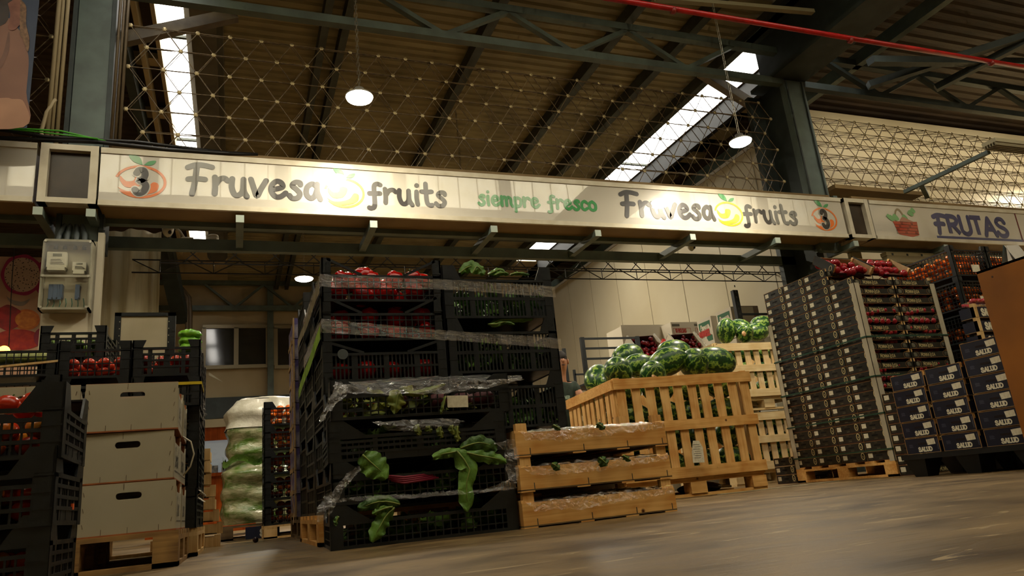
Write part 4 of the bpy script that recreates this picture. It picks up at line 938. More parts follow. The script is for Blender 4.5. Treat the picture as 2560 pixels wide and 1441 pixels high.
# ---- second load behind, purple cartons with torn edges
pallet_T(.95, 1.3, .148, woodd).put('dark wooden pallet under the purple cartons', (.9, 5.6, 0))
cp3 = crate_T('black_crate', .5, .5, .245, 'slot', .75, .04, .0, .18, m=blackp2)
for i in range(6): cp3.put('black crate in the second load behind the peppers, %s layer' % ORD[i], (.69, 5.17, dz+i*.245), 0)
purp = mat('carton_purple', '4a4076', .5, 0, '8a8490', 14, lo=.45, hi=.6); kraft = mat('kraft', 'a88a5e', .7, 0, '8e7248', 8)
for i in range(9):
    t = thing('printed_carton', 'purple printed carton with kraft edges, %s layer behind the black crates' % ORD[i], 'carton', (.70, 5.85, dz+i*.162))
    part('body', MB().box(-.28, .28, -.3, .3, 0, .156), purp, t); part('edge_strip', MB().box(-.29, -.28, -.305, -.24, 0, .158), kraft, t); part('flap', MB().box(-.286, -.281, -.1, .28, .0, .03), kraft, t)
single('corner_board', MB().grid(lambda u, v: Vector((.385+.015*noise.noise(Vector((u*8, v, 0))), 5.40+.07*v, .1+1.32*u)), 20, 2), mat('corner_board', 'b89a72', .7, 0, '8a6a48', 14), 'torn upright cardboard corner strip beside the purple cartons', 'strip', fix=False)
# ------------------------------------------------------------------ white plywood boxes on a pallet at the left
boxw = mat('white_board', 'b4aa90', .55, 0, 'a69c82', 2.5, lo=.3, hi=.8); ply = mat('ply_edge', 'a8622e', .7, 0, '8c4c20', 12)
def holed_panel(w, h, hw, hh, cz, y, th):
    """front board with a real oval hand hole"""
    me = bpy.data.meshes.new('front_board'); bm = bmesh.new()
    out = [bm.verts.new((x, y, z)) for x, z in ((-w/2, 0), (w/2, 0), (w/2, h), (-w/2, h))]
    pts = []
    for k in range(13): a = -PI/2+PI*k/12; pts.append((hw/2-hh/2+hh/2*math.cos(a), cz+hh/2*math.sin(a)))
    for k in range(13): a = PI/2+PI*k/12; pts.append((-hw/2+hh/2+hh/2*math.cos(a), cz+hh/2*math.sin(a)))
    inn = [bm.verts.new((x, y, z)) for x, z in pts]
    es = [bm.edges.new((L_[i], L_[(i+1) % len(L_)])) for L_ in (out, inn) for i in range(len(L_))]
    bmesh.ops.triangle_fill(bm, use_beauty=True, edges=es)
    r = bmesh.ops.extrude_face_region(bm, geom=list(bm.faces)); bmesh.ops.translate(bm, verts=[v for v in r['geom'] if isinstance(v, bmesh.types.BMVert)], vec=(0, th, 0))
    bmesh.ops.recalc_face_normals(bm, faces=bm.faces); bm.to_mesh(me); bm.free(); me.materials.append(boxw); return me
def wbox():
    t = T('white_box', 'box'); w, d, h = .375, .38, .214
    for s in (-1, 1):
        me = holed_panel(w-.006, h-.006, .1, .028, h*.72, 0 if s < 0 else 0, .006)
        for v in me.vertices: v.co.y += -d/2 if s < 0 else d/2-.006; v.co.z += .004
        t.parts.append(['front_board' if s < 0 else 'rear_board', me, [], None, None])
        x0, x1 = sorted((s*w/2, s*(w/2-.006)))
        mb = MB().prism([(-d/2+.006, .004), (d/2-.006, .004), (d/2-.006, h-.02), (d/2-.04, h-.055), (-d/2+.05, h-.055), (-d/2+.006, h-.03)], 'x', x0, x1)
        e = t.part('side_board', mb, boxw)
        if s > 0:
            P_ = lambda u, v: (w/2+.0012, u, v); m2 = MB(); text(m2, 'Sendi', .085, .0035, P_, -.15, .055, slant=.2, sx=.9)
            for k in range(7): m2.add([P_(-.15+k*.045, .012), P_(-.147+k*.045, .012), P_(-.147+k*.045, .032), P_(-.15+k*.045, .032)], [(0, 1, 2, 3)])
            m2.add([P_(-.16, .034), P_(.16, .034), P_(.16, .037), P_(-.16, .037)], [(0, 1, 2, 3)]); t.sub(e, 'lettering', m2, mat('print_dark', '3a3630', .6), fix=False)
    t.part('base', MB().box(-w/2, w/2, -d/2, d/2, 0, .004).box(-w/2-.002, w/2+.002, -d/2-.002, -d/2+.01, -.002, .004), ply)
    mb = MB()
    for sx in (-1, 1):
        for sy in (-1, 1):
            x0, x1 = sorted((sx*(w/2-.006), sx*(w/2-.025))); y0, y1 = sorted((sy*(d/2-.006), sy*(d/2-.025))); mb.box(x0, x1, y0, y1, 0, h-.002)
    mb.box(-w/2+.004, w/2-.004, -d/2+.0005, -d/2+.008, h-.004, h-.001); t.part('corner_block', mb, ply)
    mb = MB()
    for sx in (-1, 1):
        for z in (.045, .11, .175): mb.bar((sx*(w/2-.02), -d/2-.001, z-.009), (sx*(w/2-.02)+.004*sx*-1*-1, -d/2-.001, z+.009), .0016)
    for x in (-.1, 0, .12): mb.bar((x, -d/2-.001, .004), (x, -d/2-.001, .028), .0014)
    mb.bar((-.02, -d/2-.001, h-.03), (-.02, -d/2-.001, h-.004), .0014)
    t.part('staple', mb, mat('staple_rust', '5a4430', .5, .4), fix=False); return t
wb = wbox(); cols = [(-.43, 'right column'), (-.82, 'left column')]
wzs = 0.152
for ci, (x, cn) in enumerate(cols):
    for r_, y in enumerate((3.80, 4.19)):
        for k in range(3):
            wb.put('white plywood box with oval hand hole, %s of the %s, %s row' % (['bottom', 'middle', 'top'][k], cn, ['front', 'rear'][r_]), (x+(.006, -.004, .002)[k], y+(0, .004, -.002)[k], wzs+.2175*k), R((.6, -.5, .9)[k]))
            if k == 2 and r_ == 0: fill(tomatoT, 'red tomato in the top white plywood box, %s' % cn, 'tomatoes in the white boxes', x, y, wzs+.2175*k+.06, .32, .32, 5, 5, 1, .036, .004, seed=ci)
pallet_T(.84, .82, .150, woodp).put('worn wooden pallet carrying the white plywood boxes', (-.64, 3.995, 0))
single('wire_loop', MB().tube([(-.232, 4.0, .40), (-.2, 3.99, .44), (-.185, 3.98, .50), (-.2, 3.97, .56), (-.236, 3.96, .585)], .004, 6), whitep, 'thin white cable loop hanging beside the white plywood boxes', 'cable', smooth=True)

# far-left black tomato crates, nearest to the camera
cl = crate_T('black_crate', .80, .42, .2, 'bands', .78, .055, .035, .15, back=True)
for i in range(3):
    cl.put('black plastic crate of ripe tomatoes at the left edge, %s of three' % ['bottom', 'middle', 'top'][i], (-.915+.006*i, 2.82, .002+.1995*i), R((.5, -.4, .8)[i]))
    fill(tomatoT, 'orange-red tomato in the crates at the left edge', 'tomatoes in the left-edge crates', -.915, 2.82, .002+.1995*i+.015, .74, .36, 8, 4, 2, .038, .006, only_front=1, seed=20+i, mix=tomato2T)
single('orange_sticker', MB().box(-.003, .003, -.012, .012, -.01, .01), mat('sticker', 'e8642a', .5), 'tiny orange sticker on the right side of the left-edge crates', 'sticker', loc=(-.507, 2.9, .26))

for k, (px, py) in enumerate(((12, 1000), (70, 992), (40, 1003), (100, 985), (-30, 996))): tomatoT.put('orange-red tomato heaped above the rim of the top left-edge crate', A(px, py+10, 2.78)-Vector((0, 0, .035)), 0, 'tomatoes heaped on the top left-edge crate', rot=(.4*k, .3, k), scl=1.05)
# stacks of black crates on the load behind the white boxes
cb = crate_T('black_crate', .345, .44, .209, 'bands', .80, .05, .0, .14); cb2 = crate_T('black_crate', .345, .44, .209, 'grid', .78, .05, .0, .14)
pallet_T(1.2, 1.1, .148, woodl).put('pale wooden pallet behind the white plywood boxes', (-.78, 5.02, 0))
names = {0: 'right', 1: 'middle', 2: 'left'}
for ci, x in enumerate((-.362, -.722, -1.082)):
    for k in range(5 if ci < 2 else 4):
        (cb2 if (k+ci) % 2 else cb).put('black crate behind the white boxes, %s layer of the %s front column' % (ORD[k], names[ci]), (x+.004*(k % 2), 4.69, .148+k*.2095), R(.7*((k+ci) % 3-1)))
        if k >= 3: fill(tomatoT, 'tomato in the black crates behind the white boxes', 'tomatoes in the crates behind the white boxes', x, 4.69, .148+k*.2095+.015, .3, .38, 4, 3, 2 if k == 4 else 1, .038, .004, only_front=1, seed=30+k+ci)
for k in range(5): cb.put('black crate behind the white boxes, %s layer of the right rear column' % ORD[k], (-.362, 5.17, .148+k*.2095), 0)
for k in range(6):
    cb.put('black crate of green fruit, %s layer of the tallest column behind the white boxes' % ORD[k], (-.92, 5.17, .148+k*.2095), 0)
greenT = fruit_T('green_pepper', 'pepper', .036, mat('green_skin', '7a9a34', .25, 0, '56761e', 6), pepf, 1.0)
fill(greenT, 'green pepper in the tallest black crate by the white column', 'green peppers in the tallest left crate', -.92, 5.17, .148+5*.2095+.015, .3, .38, 4, 4, 2, .036, .004, only_front=1, seed=44)
melT = fruit_T('pale_melon', 'melon', .045, mat('pale_green', 'a8a860', .4, 0, '7c8840', 6), calyx=False)
for k in range(5): melT.put('pale green fruit in the wide crate at the left edge below the printed banner', A(12+k*24, 900, 4.9)-Vector((0, 0, .03)), 0, 'pale fruit in the left edge crate')
cw = crate_T('black_crate', .60, .40, .19, 'grid', .8, .05, .0, .14, rim=None)
cw.put('wide black mesh crate under the printed banner at the left edge', (A(50, 900, 4.75).x-.12, 4.95, A(50, 930, 4.75).z-.03))
single('wood_lath', MB().bar(A(-30, 921, 4.62), A(150, 903, 4.62), .02, .012), woodl, 'thin pale lath lying along the crate at the left edge', 'lath')
cw.put('black crate with a hand opening right below the lath at the left edge', (A(50, 940, 4.5).x-.1, 4.66, .82), 0)
# amber beacon
pb = A(10, 878, 5.6); t = thing('amber_beacon', 'small glowing amber beacon lamp at the left edge', 'lamp', pb)
part('dome', MB().ell((0, 0, 0), (.035, .035, .035), 14, 9), mat('amber_glow', 'ffb040', .4, emit=14, ecol='ffa030'), t, True); part('base', MB().lathe([(.03, -.06), (.03, -.03)], 12), blackp, t)
cy = crate_T('yellow_rim_crate', .34, .3, .16, 'slot', .8, .04, .0, .14, m=blackp2, rim=mat('yellow_plastic', 'c8b020', .4))
cy.put('black crate with a yellow rim wedged behind the top white box', (-.35, 4.56-.0, .805), 0)
# pile of torn film on the side of the crates
for k in range(7):
    p = Vector((-.186, 4.6+.11*k, .35+.17*((k*3) % 6))); single('film_scrap', MB().grid(lambda u, v: Vector((.012*math.sin(u*7)+.01*v, .02*(v-.5), -.05*u)), 5, 3), filmw if k % 2 else whitep, 'torn scrap of clear film on the side of the black crates, %s along' % ORD[k].replace('bottom', 'first'), 'scrap', loc=p, smooth=True, fix=False)
single('film_scrap', MB().grid(lambda u, v: Vector((.09*u, 0, -.06*u+.02*(v-.5)*(1-u))), 6, 3), whitep, 'white film end sticking out from the wrapped crates below the window', 'scrap', loc=A(522, 935, 5.0), smooth=True, fix=False)

# framed white panel and salad bags on top
a = A(288, 783, 5.5); b = A(440, 782, 5.5)
t = thing('display_board', 'white board in a black perforated metal frame standing on the left crates', 'panel', (a.x, 5.5, a.z-.52)); w = b.x-a.x
part('board', MB().box(.03, w-.045, .0, .01, 0, .5), mat('panel_board', 'cfc2a4', .5, 0, 'b8aa8a', 3), t)
part('frame', MB().box(0, .04, -.01, .02, 0, .52).box(w-.05, w, -.01, .02, 0, .52).box(0, w, -.01, .02, .495, .52), blackp, t)
mb = MB()
for k in range(9): mb.box(.03, .035, -.012, -.01, .05+k*.05, .057+k*.05).box(w-.045, w-.04, -.012, -.01, .05+k*.05, .057+k*.05)
part('slot_hole', mb, whitep, t)
part('stand', MB().box(.01, w-.01, .0, .02, -.03, 0), blackp, t)
bagm = mat('salad_bag', '8ed03a', .25, 0, '4c8c1c', 16, bump=.5, bscale=25)
for k in range(3):
    p = A(474, (872, 856, 838)[k], 5.15)
    mb = MB().ell((0, 0, 0), (.072, .07, .036), 18, 10, fn=lambda th, ph: 1+.07*math.sin(5*ph+k)+.05*math.sin(9*th+3*ph))
    o = single('salad_bag', mb, bagm, 'bright green salad bag, %s of three piled on the left crates' % ['bottom', 'middle', 'top'][k], 'bag', 'salad bags piled on the crates', True, loc=p)

# ------------------------------------------------------------------ white service column with meter cabinet
t = thing('service_column', 'white service column below the left end of the sign', 'column', (-1.37, 7.05, 0))
part('column', MB().box(-.2, .2, .0, .35, 0, 2.72), whitep, t); part('edge_strip', MB().box(.2, .25, -.02, .05, 0, 2.8), mat('strip_clear', 'b8b09a', .2), t)
for k, x in enumerate((-.12, -.05, .03, .1)): part('conduit', MB().tube([(x, -.03, 2.62), (x*.9, .0, 2.78), (x*.5-.02, .12, 2.95), (x*.5, .16, 3.05)], .022, 8), mat('conduit_grey', '4a5254', .5), t, True)
t = thing('meter_cabinet', 'clear-fronted cabinet with two electricity meters and blue fuse holders on the white column', 'cabinet', (-1.375, 6.93, 2.06))
part('back_plate', MB().box(-.18, .18, .08, .1, 0, .6), mat('meter_back', 'c4bc9e', .5), t)
mb = MB().box(-.19, -.175, -.03, .1, -.02, .62).box(.175, .19, -.03, .1, -.02, .62).box(-.19, .19, -.03, .1, .6, .62).box(-.19, .19, -.03, .1, -.02, 0).box(-.19, .19, -.035, -.02, .27, .29)
part('case', mb, mat('case_clear', 'a8a490', .2, 0, '8e8a76', 5), t)
part('cover', MB().box(-.185, .185, -.032, -.03, 0, .6), film_mat('clear_cover', .01, .05, 5, .1), t, label='clear plastic cover')
def meter(x, z, w, h):
    e = part('meter', MB().box(x-w/2, x+w/2, .0, .08, z, z+h).box(x-w/2+.01, x+w/2-.01, -.01, .06, z-.03, z), mat('meter_white', 'd8d4bc', .4), t)
    o = link('display', MB().box(x-w*.2, x+w*.25, -.004, 0, z+h*.72, z+h*.88).mesh('display', mat('lcd', '6a6a50', .3), fix=True), e)
    mb = MB()
    for k in range(4): mb.box(x-w*.3, x+w*.2+.01*k, -.003, 0, z+h*(.5-.1*k), z+h*(.52-.1*k))
    link('print_line', mb.mesh('print_line', mat('print_dark', '3a3630'), fix=True), e)
meter(-.085, .37, .15, .14); meter(.09, .34, .105, .08)
for x in (-.115, -.08, -.045, .085): part('fuse_holder', MB().box(x-.017, x+.017, .02, .08, .1, .22).box(x-.012, x+.012, .0, .03, .08, .1), mat('fuse_blue', '4a6280', .4), t)
mb = MB()
for k in range(7): mb.tube([(-.14+k*.045, .05, .1), (-.13+k*.045, .04, .05), (-.15+k*.048, .06, .01)], .004, 5)
part('wires', mb, mat('wire_bluegreen', '2f7a6a', .4), t)
mb = MB()
for x in (-.17, .17):
    for z in (.0, .28, .6): mb.tube([(x, -.04, z), (x, -.03, z)], .012, 8)
part('screw', mb, mat('screw', 'c8c4b0', .2, .5), t)

# stained white curtain, printed banners
def cur(u, v):
    x = -1.27+.53*u; return Vector((x, 8.0+.05*math.sin(u*9)+.02*math.sin(u*23+v), 1.0+2.2*v))
single('plastic_curtain', MB().grid(cur, 40, 6), mat('curtain_stained', 'd6cdae', .35, 0, '9c8552', 3, stretch=(5, 5, .35), lo=.5, hi=.8), 'white plastic curtain with brown vertical stains right of the white column', 'curtain', smooth=True, fix=False)
t = thing('printed_banner', 'printed fruit banner with sliced dragon fruit and orange left of the white column', 'banner', (-2.3, 8.0, 0))
part('panel', MB().box(-1.5, .55, .0, .02, 1.55, 2.88), mat('banner_base', 'b08a6e', .5, 0, 'c89a7c', 1.5), t)
Q = lambda o: (lambda u, v: (u+2.3, -o, v))
def prt(n, col, pts, o, sm=True, c2=None, s=20):
    mb = MB(); blob(mb, Q(o), pts, sm); part(n, mb, mat('print_'+col, col, .5, 0, c2, s), t, fix=False)
def px2(px, py): v = A(px, py, 8.0); return (v.x, v.z)
def el(cx, cy, rx, ry, n=14, w=0): return [px2(cx+rx*math.cos(2*PI*k/n)*(1+w*(k % 2)), cy+ry*math.sin(2*PI*k/n)*(1+w*(k % 2))) for k in range(n)]
prt('fruit_print', 'a01c50', el(56, 688, 52, 50, 14, .04), .002); 
dm, N, L, b = nt('dragon_seeds'); vt = N.new('ShaderNodeTexVoronoi'); vt.inputs['Scale'].default_value = 45; tc = N.new('ShaderNodeTexCoord'); L.new(tc.outputs['Object'], vt.inputs['Vector'])
rr = N.new('ShaderNodeValToRGB'); rr.color_ramp.elements[0].position = .22; rr.color_ramp.elements[1].position = .3; rr.color_ramp.elements[0].color = lin('3a2a20'); rr.color_ramp.elements[1].color = lin('c4a48c'); L.new(vt.outputs['Distance'], rr.inputs[0]); L.new(rr.outputs[0], b.inputs['Base Color'])
mb = MB(); blob(mb, Q(.004), el(56, 688, 45, 43)); part('fruit_flesh_print', mb, dm, t, fix=False)
prt('fruit_print', 'a01c50', [px2(90, 725), px2(108, 745), px2(104, 700), px2(112, 665), px2(98, 660)], .003)
prt('orange_print', 'd07018', el(66, 800, 34, 26), .003, c2='b85c12'); prt('orange_flesh_print', 'e08a2c', el(66, 800, 28, 21), .005, c2='c46818')
prt('berry_print', 'b81414', el(20, 795, 34, 30, 12, .08), .006, c2='7c0c10', s=9); prt('berry_print', 'a01410', el(45, 850, 60, 26), .004, c2='c03018')
prt('berry_print', '8c1838', el(105, 845, 20, 24), .005); prt('splash_print', '8a7a70', [px2(15, 740), px2(30, 750), px2(55, 755), px2(75, 748), px2(58, 765), px2(30, 760)], .003)
single('thin_cord', MB().tube([A(38, 600, 7.7), A(30, 700, 7.7), A(22, 870, 7.7)], .004, 5), mat('cable_black', '1c1a18'), 'thin dark cord hanging in front of the fruit banner', 'cord')
# large hanging print, top left: a person's ear and shoulder against blue
t = thing('hanging_print', 'large hanging print of a person with bare shoulder against blue, upper left', 'banner', (-2.2, 6.5, 0))
xr = A(60, 318, 6.5).x; zb_ = A(60, 320, 6.5).z
part('print_panel', MB().box(-2.0, xr+2.2+.02, 0, .01, zb_, 6.4), mat('print_navy', '22304a', .5, 0, '2c3c58', 1), t)
def pxb(px, py): v = A(px, py, 6.5); return (v.x, v.z)
def prb(n, c, c2, pts, o, s=4):
    mb = MB(); blob(mb, lambda u, v: (u+2.2, -o, v), pts); part(n, mb, mat('prb_'+c, c, .5, 0, c2, s), t, fix=False)
prb('skin_print', '8a5e48', '6a4432', [pxb(-160, 318), pxb(-160, 60), pxb(0, 40), pxb(44, 70), pxb(62, 110), pxb(72, 150), pxb(66, 230), pxb(60, 318)], .002, 1.2)
prb('shoulder_print', 'b88868', '9c6e52', [pxb(-160, 319), pxb(-160, 260), pxb(0, 246), pxb(30, 248), pxb(60, 256), pxb(58, 319)], .004, 2)
prb('neck_print', '5c3c2c', '7a5240', [pxb(-60, 170), pxb(0, 150), pxb(22, 80), pxb(24, 120), pxb(14, 150), pxb(-5, 175)], .004, 3)
prb('hair_print', '1c120e', '2e1c12', [pxb(-160, 70), pxb(-160, -60), pxb(40, -60), pxb(40, -10), pxb(26, 20), pxb(0, 66)], .004, 9)
prb('ear_print', '6e3c2a', '8a5640', [pxb(20, 10), pxb(48, -5), pxb(60, 20), pxb(54, 55), pxb(36, 76), pxb(20, 70), pxb(26, 40)], .006, 8)
prb('curl_print', '8a6440', '5a3c22', [pxb(52, 0), pxb(66, 18), pxb(66, 60), pxb(74, 100), pxb(70, 130), pxb(58, 100), pxb(50, 80)], .007, 30)

# cameras and small fittings under the sign
def dome(px, py, Y, label):
    p = A(px, py, Y); t = thing('dome_camera', label, 'camera', p)
    part('mount', MB().lathe([(.05, .03), (.055, .0)], 16), whitep, t, True); part('shell', MB().lathe([(.055, 0), (.05, -.04), (.03, -.075), (.008, -.09)], 16), whitep, t, True)
    part('lens', MB().ell((.02, -.035, -.05), (.018, .018, .022), 10, 7), mat('lens_black', '181818', .1), t, True)
dome(420, 572, 7.5, 'white dome camera nearest the left pillar, under the sign'); dome(533, 596, 7.7, 'second white dome camera under the sign, near the junction box'); dome(1727, 612, 7.6, 'white dome camera under the right half of the sign')
p = A(468, 602, 7.7); t = thing('junction_box', 'grey junction box with a bent conduit beside the dome cameras', 'box', p)
part('body', MB().box(-.06, .06, -.03, .03, -.03, .03), whitep, t, bevel=.006); part('conduit', MB().tube([(-.03, 0, .03), (-.07, 0, .1), (-.14, 0, .16)], .012, 8), whitep, t, True)
single('wooden_block', MB().box(-.05, .05, -.02, .02, -.02, .02), woodl, 'small wooden block on the beam below the dome cameras', 'block', loc=A(430, 623, 7.8), bevel=.003)
# ------------------------------------------------------------------ melon bins
def bin_T(w, d, h, ma, mb_, mz, n=10, cap=True):
    t = T('slatted_bin', 'bin'); r = random.Random(5)
    b = .148
    def side(L, P, nm, n_):
        m1 = MB()
        for i in range(n_):
            u = .01+(L-.085)*i/(n_-1)+r.uniform(-.008, .008)*(0 < i < n_-1)
            vs = [P(a, c, e) for (a, c, e) in ((u, b+.01, 0), (u+.075, b+.01, 0), (u+.075, b+.01, .014), (u, b+.01, .014), (u, h-.01, 0), (u+.075, h-.01, 0), (u+.075, h-.01, .014), (u, h-.01, .014))]
            m1.add(vs, [(0, 3, 2, 1), (4, 5, 6, 7), (0, 1, 5, 4), (1, 2, 6, 5), (2, 3, 7, 6), (3, 0, 4, 7)])
        t.part(nm, m1, mz)
        for z0, z1 in ((b, b+.085), (b+(h-b)*.46, b+(h-b)*.46+.08), (h-.085, h)):
            vs = [P(a, c, e) for (a, c, e) in ((-.015, z0, .014), (L+.015, z0, .014), (L+.015, z0, .032), (-.015, z0, .032), (-.015, z1, .014), (L+.015, z1, .014), (L+.015, z1, .032), (-.015, z1, .032))]
            t.part('rail', MB().add(vs, [(0, 3, 2, 1), (4, 5, 6, 7), (0, 1, 5, 4), (1, 2, 6, 5), (2, 3, 7, 6), (3, 0, 4, 7)]), ma)
    side(w, lambda u, v, e: (-w/2+u, -d/2-e, v), 'slatted_side', n); side(w, lambda u, v, e: (-w/2+u, d/2+e, v), 'slatted_side', n)
    side(d, lambda u, v, e: (-w/2-e, -d/2+u, v), 'slatted_side', n); side(d, lambda u, v, e: (w/2+e, -d/2+u, v), 'slatted_side', n)
    for sx in (-1, 1):
        for sy in (-1, 1):
            x0, x1 = sorted((sx*w/2, sx*(w/2-.05))); y0, y1 = sorted((sy*d/2, sy*(d/2-.05))); t.part('corner_post', MB().box(x0, x1, y0, y1, b, h+.012), mz)
            x0, x1 = sorted((sx*(w/2+.01), sx*(w/2-.12))); y0, y1 = sorted((sy*(d/2+.01), sy*(d/2-.12))); t.part('block', MB().box(x0, x1, y0, y1, .022, .11), ma)
        y0, y1 = sorted((sx*(d/2+.01), sx*(d/2-.12))); t.part('block', MB().box(-.07, .07, y0, y1, .022, .11), ma)
    mb = MB()
    for y in (-d/2, -.05, d/2-.1): mb.box(-w/2-.01, w/2+.01, y, y+.1, 0, .022)
    t.part('runner', mb, ma)
    mb = MB().box(-w/2-.01, w/2+.01, -d/2-.01, d/2+.01, .128, .148); mb.box(-w/2, w/2, -d/2, -d/2+.1, .11, .128).box(-w/2, w/2, d/2-.1, d/2, .11, .128); t.part('deck', mb, ma)
    return t
# watermelon skin: dark green with jagged pale stripes running pole to pole (local x)
def melon_mat():
    m, N, L, b = nt('watermelon_skin'); tc = N.new('ShaderNodeTexCoord'); sp = N.new('ShaderNodeSeparateXYZ'); L.new(tc.outputs['Object'], sp.inputs[0])
    at = N.new('ShaderNodeMath'); at.operation = 'ARCTAN2'; L.new(sp.outputs['Y'], at.inputs[0]); L.new(sp.outputs['Z'], at.inputs[1])
    n = N.new('ShaderNodeTexNoise'); n.inputs['Scale'].default_value = 26; n.inputs['Detail'].default_value = 4; L.new(tc.outputs['Object'], n.inputs['Vector'])
    ml = N.new('ShaderNodeMath'); ml.operation = 'MULTIPLY'; ml.inputs[1].default_value = 8; L.new(at.outputs[0], ml.inputs[0])
    n2 = N.new('ShaderNodeMath'); n2.operation = 'MULTIPLY_ADD'; n2.inputs[1].default_value = 13; L.new(n.outputs['Fac'], n2.inputs[0]); L.new(ml.outputs[0], n2.inputs[2])
    s = N.new('ShaderNodeMath'); s.operation = 'SINE'; L.new(n2.outputs[0], s.inputs[0])
    r = N.new('ShaderNodeValToRGB'); e = r.color_ramp.elements; e[0].position = .45; e[0].color = lin('264c26'); e[1].position = .95; e[1].color = lin('94b04c')
    e2 = r.color_ramp.elements.new(.72); e2.color = lin('3a6c30')
    mr = N.new('ShaderNodeMapRange'); mr.inputs[1].default_value = -1; mr.inputs[2].default_value = 1; L.new(s.outputs[0], mr.inputs[0]); L.new(mr.outputs[0], r.inputs[0])
    L.new(r.outputs[0], b.inputs['Base Color']); b.inputs['Roughness'].default_value = .33; return m
mm = melon_mat(); scar = mat('melon_scar', 'd8b080', .6, 0, 'b0804c', 30); stk = mat('sticker_white', 'e0dccc', .4, 0, 'b0aea4', 60)
melonT = T('watermelon', 'watermelon'); melonT.part('rind', MB().ell((0, 0, 0), (.165, .118, .115), 26, 18), mm, True)
melonT.part('stem_scar', MB().ell((.162, 0, 0), (.006, .012, .012), 8, 6), scar, True)
bw = bin_T(1.21, 1.15, .965, woodo, woodo2, woodo2)
yb_ = R(-6.5)
cx_, cy_ = 3.53, 5.66
bw.put('big slatted wooden bin heaped with watermelons, nearest to the wooden crates', (cx_, cy_, 0), yb_)
tg = thing('paper_tag', 'white paper tag stapled to the slats of the near melon bin', 'tag', A(1742, 1130, 4.985)-Vector((0, .01, 0))); tg.rotation_euler = (0, R(3), yb_)
part('paper', MB().prism([(-.05, -.085), (.05, -.085), (.05, .03), (.022, .085), (-.03, .085), (-.05, 0)], 'y', -.002, 0), paperm, tg)
mb = MB()
for k in range(7): mb.box(-.035+.01*(k % 2), .02+.005*(k % 3), -.003, -.002, -.05+k*.017, -.047+k*.017)
part('print_line', mb, mat('print_grey', '6a665a', .6), tg)
MEL = [ # px, py, Y, rz, ry, scale, label
 (1545, 930, 5.35, 60, 10, 1.05, 'watermelon with a white round sticker, front left of the near bin heap'),
 (1598, 915, 5.75, 5, 0, 1.0, 'watermelon behind the stickered one in the near bin'),
 (1632, 938, 5.28, 70, 20, .95, 'watermelon with a pale scar at the front rail of the near bin'),
 (1668, 905, 5.5, -30, -15, 1.1, 'largest watermelon in the middle of the near bin heap, its end facing right'),
 (1735, 908, 5.45, 75, 10, 1.1, 'upright-looking striped watermelon right of the middle in the near bin'),
 (1788, 905, 5.55, -10, 12, 1.2, 'long watermelon at the right end of the near bin heap'),
 (1498, 950, 5.75, 50, -25, 1.15, 'long watermelon lying along the left rail of the near bin'),
 (1520, 958, 5.6, 60, -10, .85, 'pale-bellied watermelon at the left front corner of the near bin'),
 (1570, 893, 6.1, 20, -12, 1.15, 'dark watermelon at the back left of the near bin heap'),
 (1685, 882, 6.1, 0, 0, 1.15, 'dark watermelon mostly hidden at the back of the near bin')]
for px, py, Y, rz, ry, s, lb in MEL:
    r = melonT.put(lb, A(px, py, Y), 0, 'watermelons heaped in the near bin', rot=(R(rz), R(ry), R(rz)), scl=s)
p = A(1549, 917, 5.24); single('round_sticker', MB().tube([(0, 0, 0), (0, .004, .001)], .03, 20), stk, 'white round sticker on the front left watermelon', 'sticker', loc=p, rot=(R(-35), 0, R(-15)))
p = A(1636, 942, 5.16); single('melon_scar_patch', MB().ell((0, 0, 0), (.024, .008, .026), 14, 8, fn=lambda th, ph: 1+.1*math.sin(5*ph)), scar, 'pale healed scar on the watermelon at the front rail', 'scar', smooth=True, loc=p, rot=(R(-20), 0, 0))
rnd = random.Random(9); ca, sa = math.cos(yb_), math.sin(yb_)
for k in range(4):
    for i in range(4):
        for j in range(4):
            if j > 0 and i > 0: continue
            x, y = -.43+.29*i+rnd.uniform(-.02, .02), -.42+.28*j+rnd.uniform(-.02, .02)
            melonT.put('watermelon seen between the slats of the near bin', (cx_+ca*x-sa*y, cy_+sa*x+ca*y, .265+.205*k), 0, 'watermelons inside the near bin', rot=(rnd.uniform(0, 3), rnd.uniform(-.2, .2), yb_+rnd.uniform(-.3, .3)), scl=.92)
b2 = bin_T(1.2, 1.1, .76, woodw, woodwz, woodwz)
for k, (lb, gx) in enumerate((('pale new slatted melon bin, lower of the two stacked behind the near bin', 0), ('pale new slatted melon bin, upper of the two stacked behind the near bin', 0))):
    b2.put(lb, (5.63, 7.18, .79*k), R(-1.5))
    for kk in range(3):
        for i in range(4):
            melonT.put('watermelon in the two pale stacked bins', (5.24+.27*i, 6.82+rnd.uniform(-.02, .02), .79*k+.27+.205*kk), 0, 'watermelons in the pale stacked bins', rot=(rnd.uniform(0, 3), rnd.uniform(-.2, .2), rnd.uniform(-.3, .3)), scl=.9)
for px, py, Y, rz, ry, s, lb in ((1815, 828, 6.9, 80, 60, .95, 'watermelon standing at the left end of the upper pale bin'), (1850, 820, 7.2, -70, 20, .95, 'watermelon with its end showing on the upper pale bin'), (1862, 835, 6.8, 70, 20, .85, 'watermelon with a pale scar on the upper pale bin'), (1893, 830, 6.95, 10, -10, 1.0, 'watermelon beside the carton stack on the upper pale bin'), (1905, 812, 7.3, 0, 0, 1.0, 'rear watermelon half hidden by the carton stack')):
    melonT.put(lb, A(px, py, Y), 0, 'watermelons on the upper pale bin', rot=(R(rz), R(ry), R(rz)), scl=s)
single('melon_scar_patch', MB().ell((0, 0, 0), (.03, .008, .03), 14, 8, fn=lambda th, ph: 1+.12*math.sin(5*ph)), scar, 'pale healed scar on the watermelon on the upper pale bin', 'scar', smooth=True, loc=A(1860, 835, 6.68))
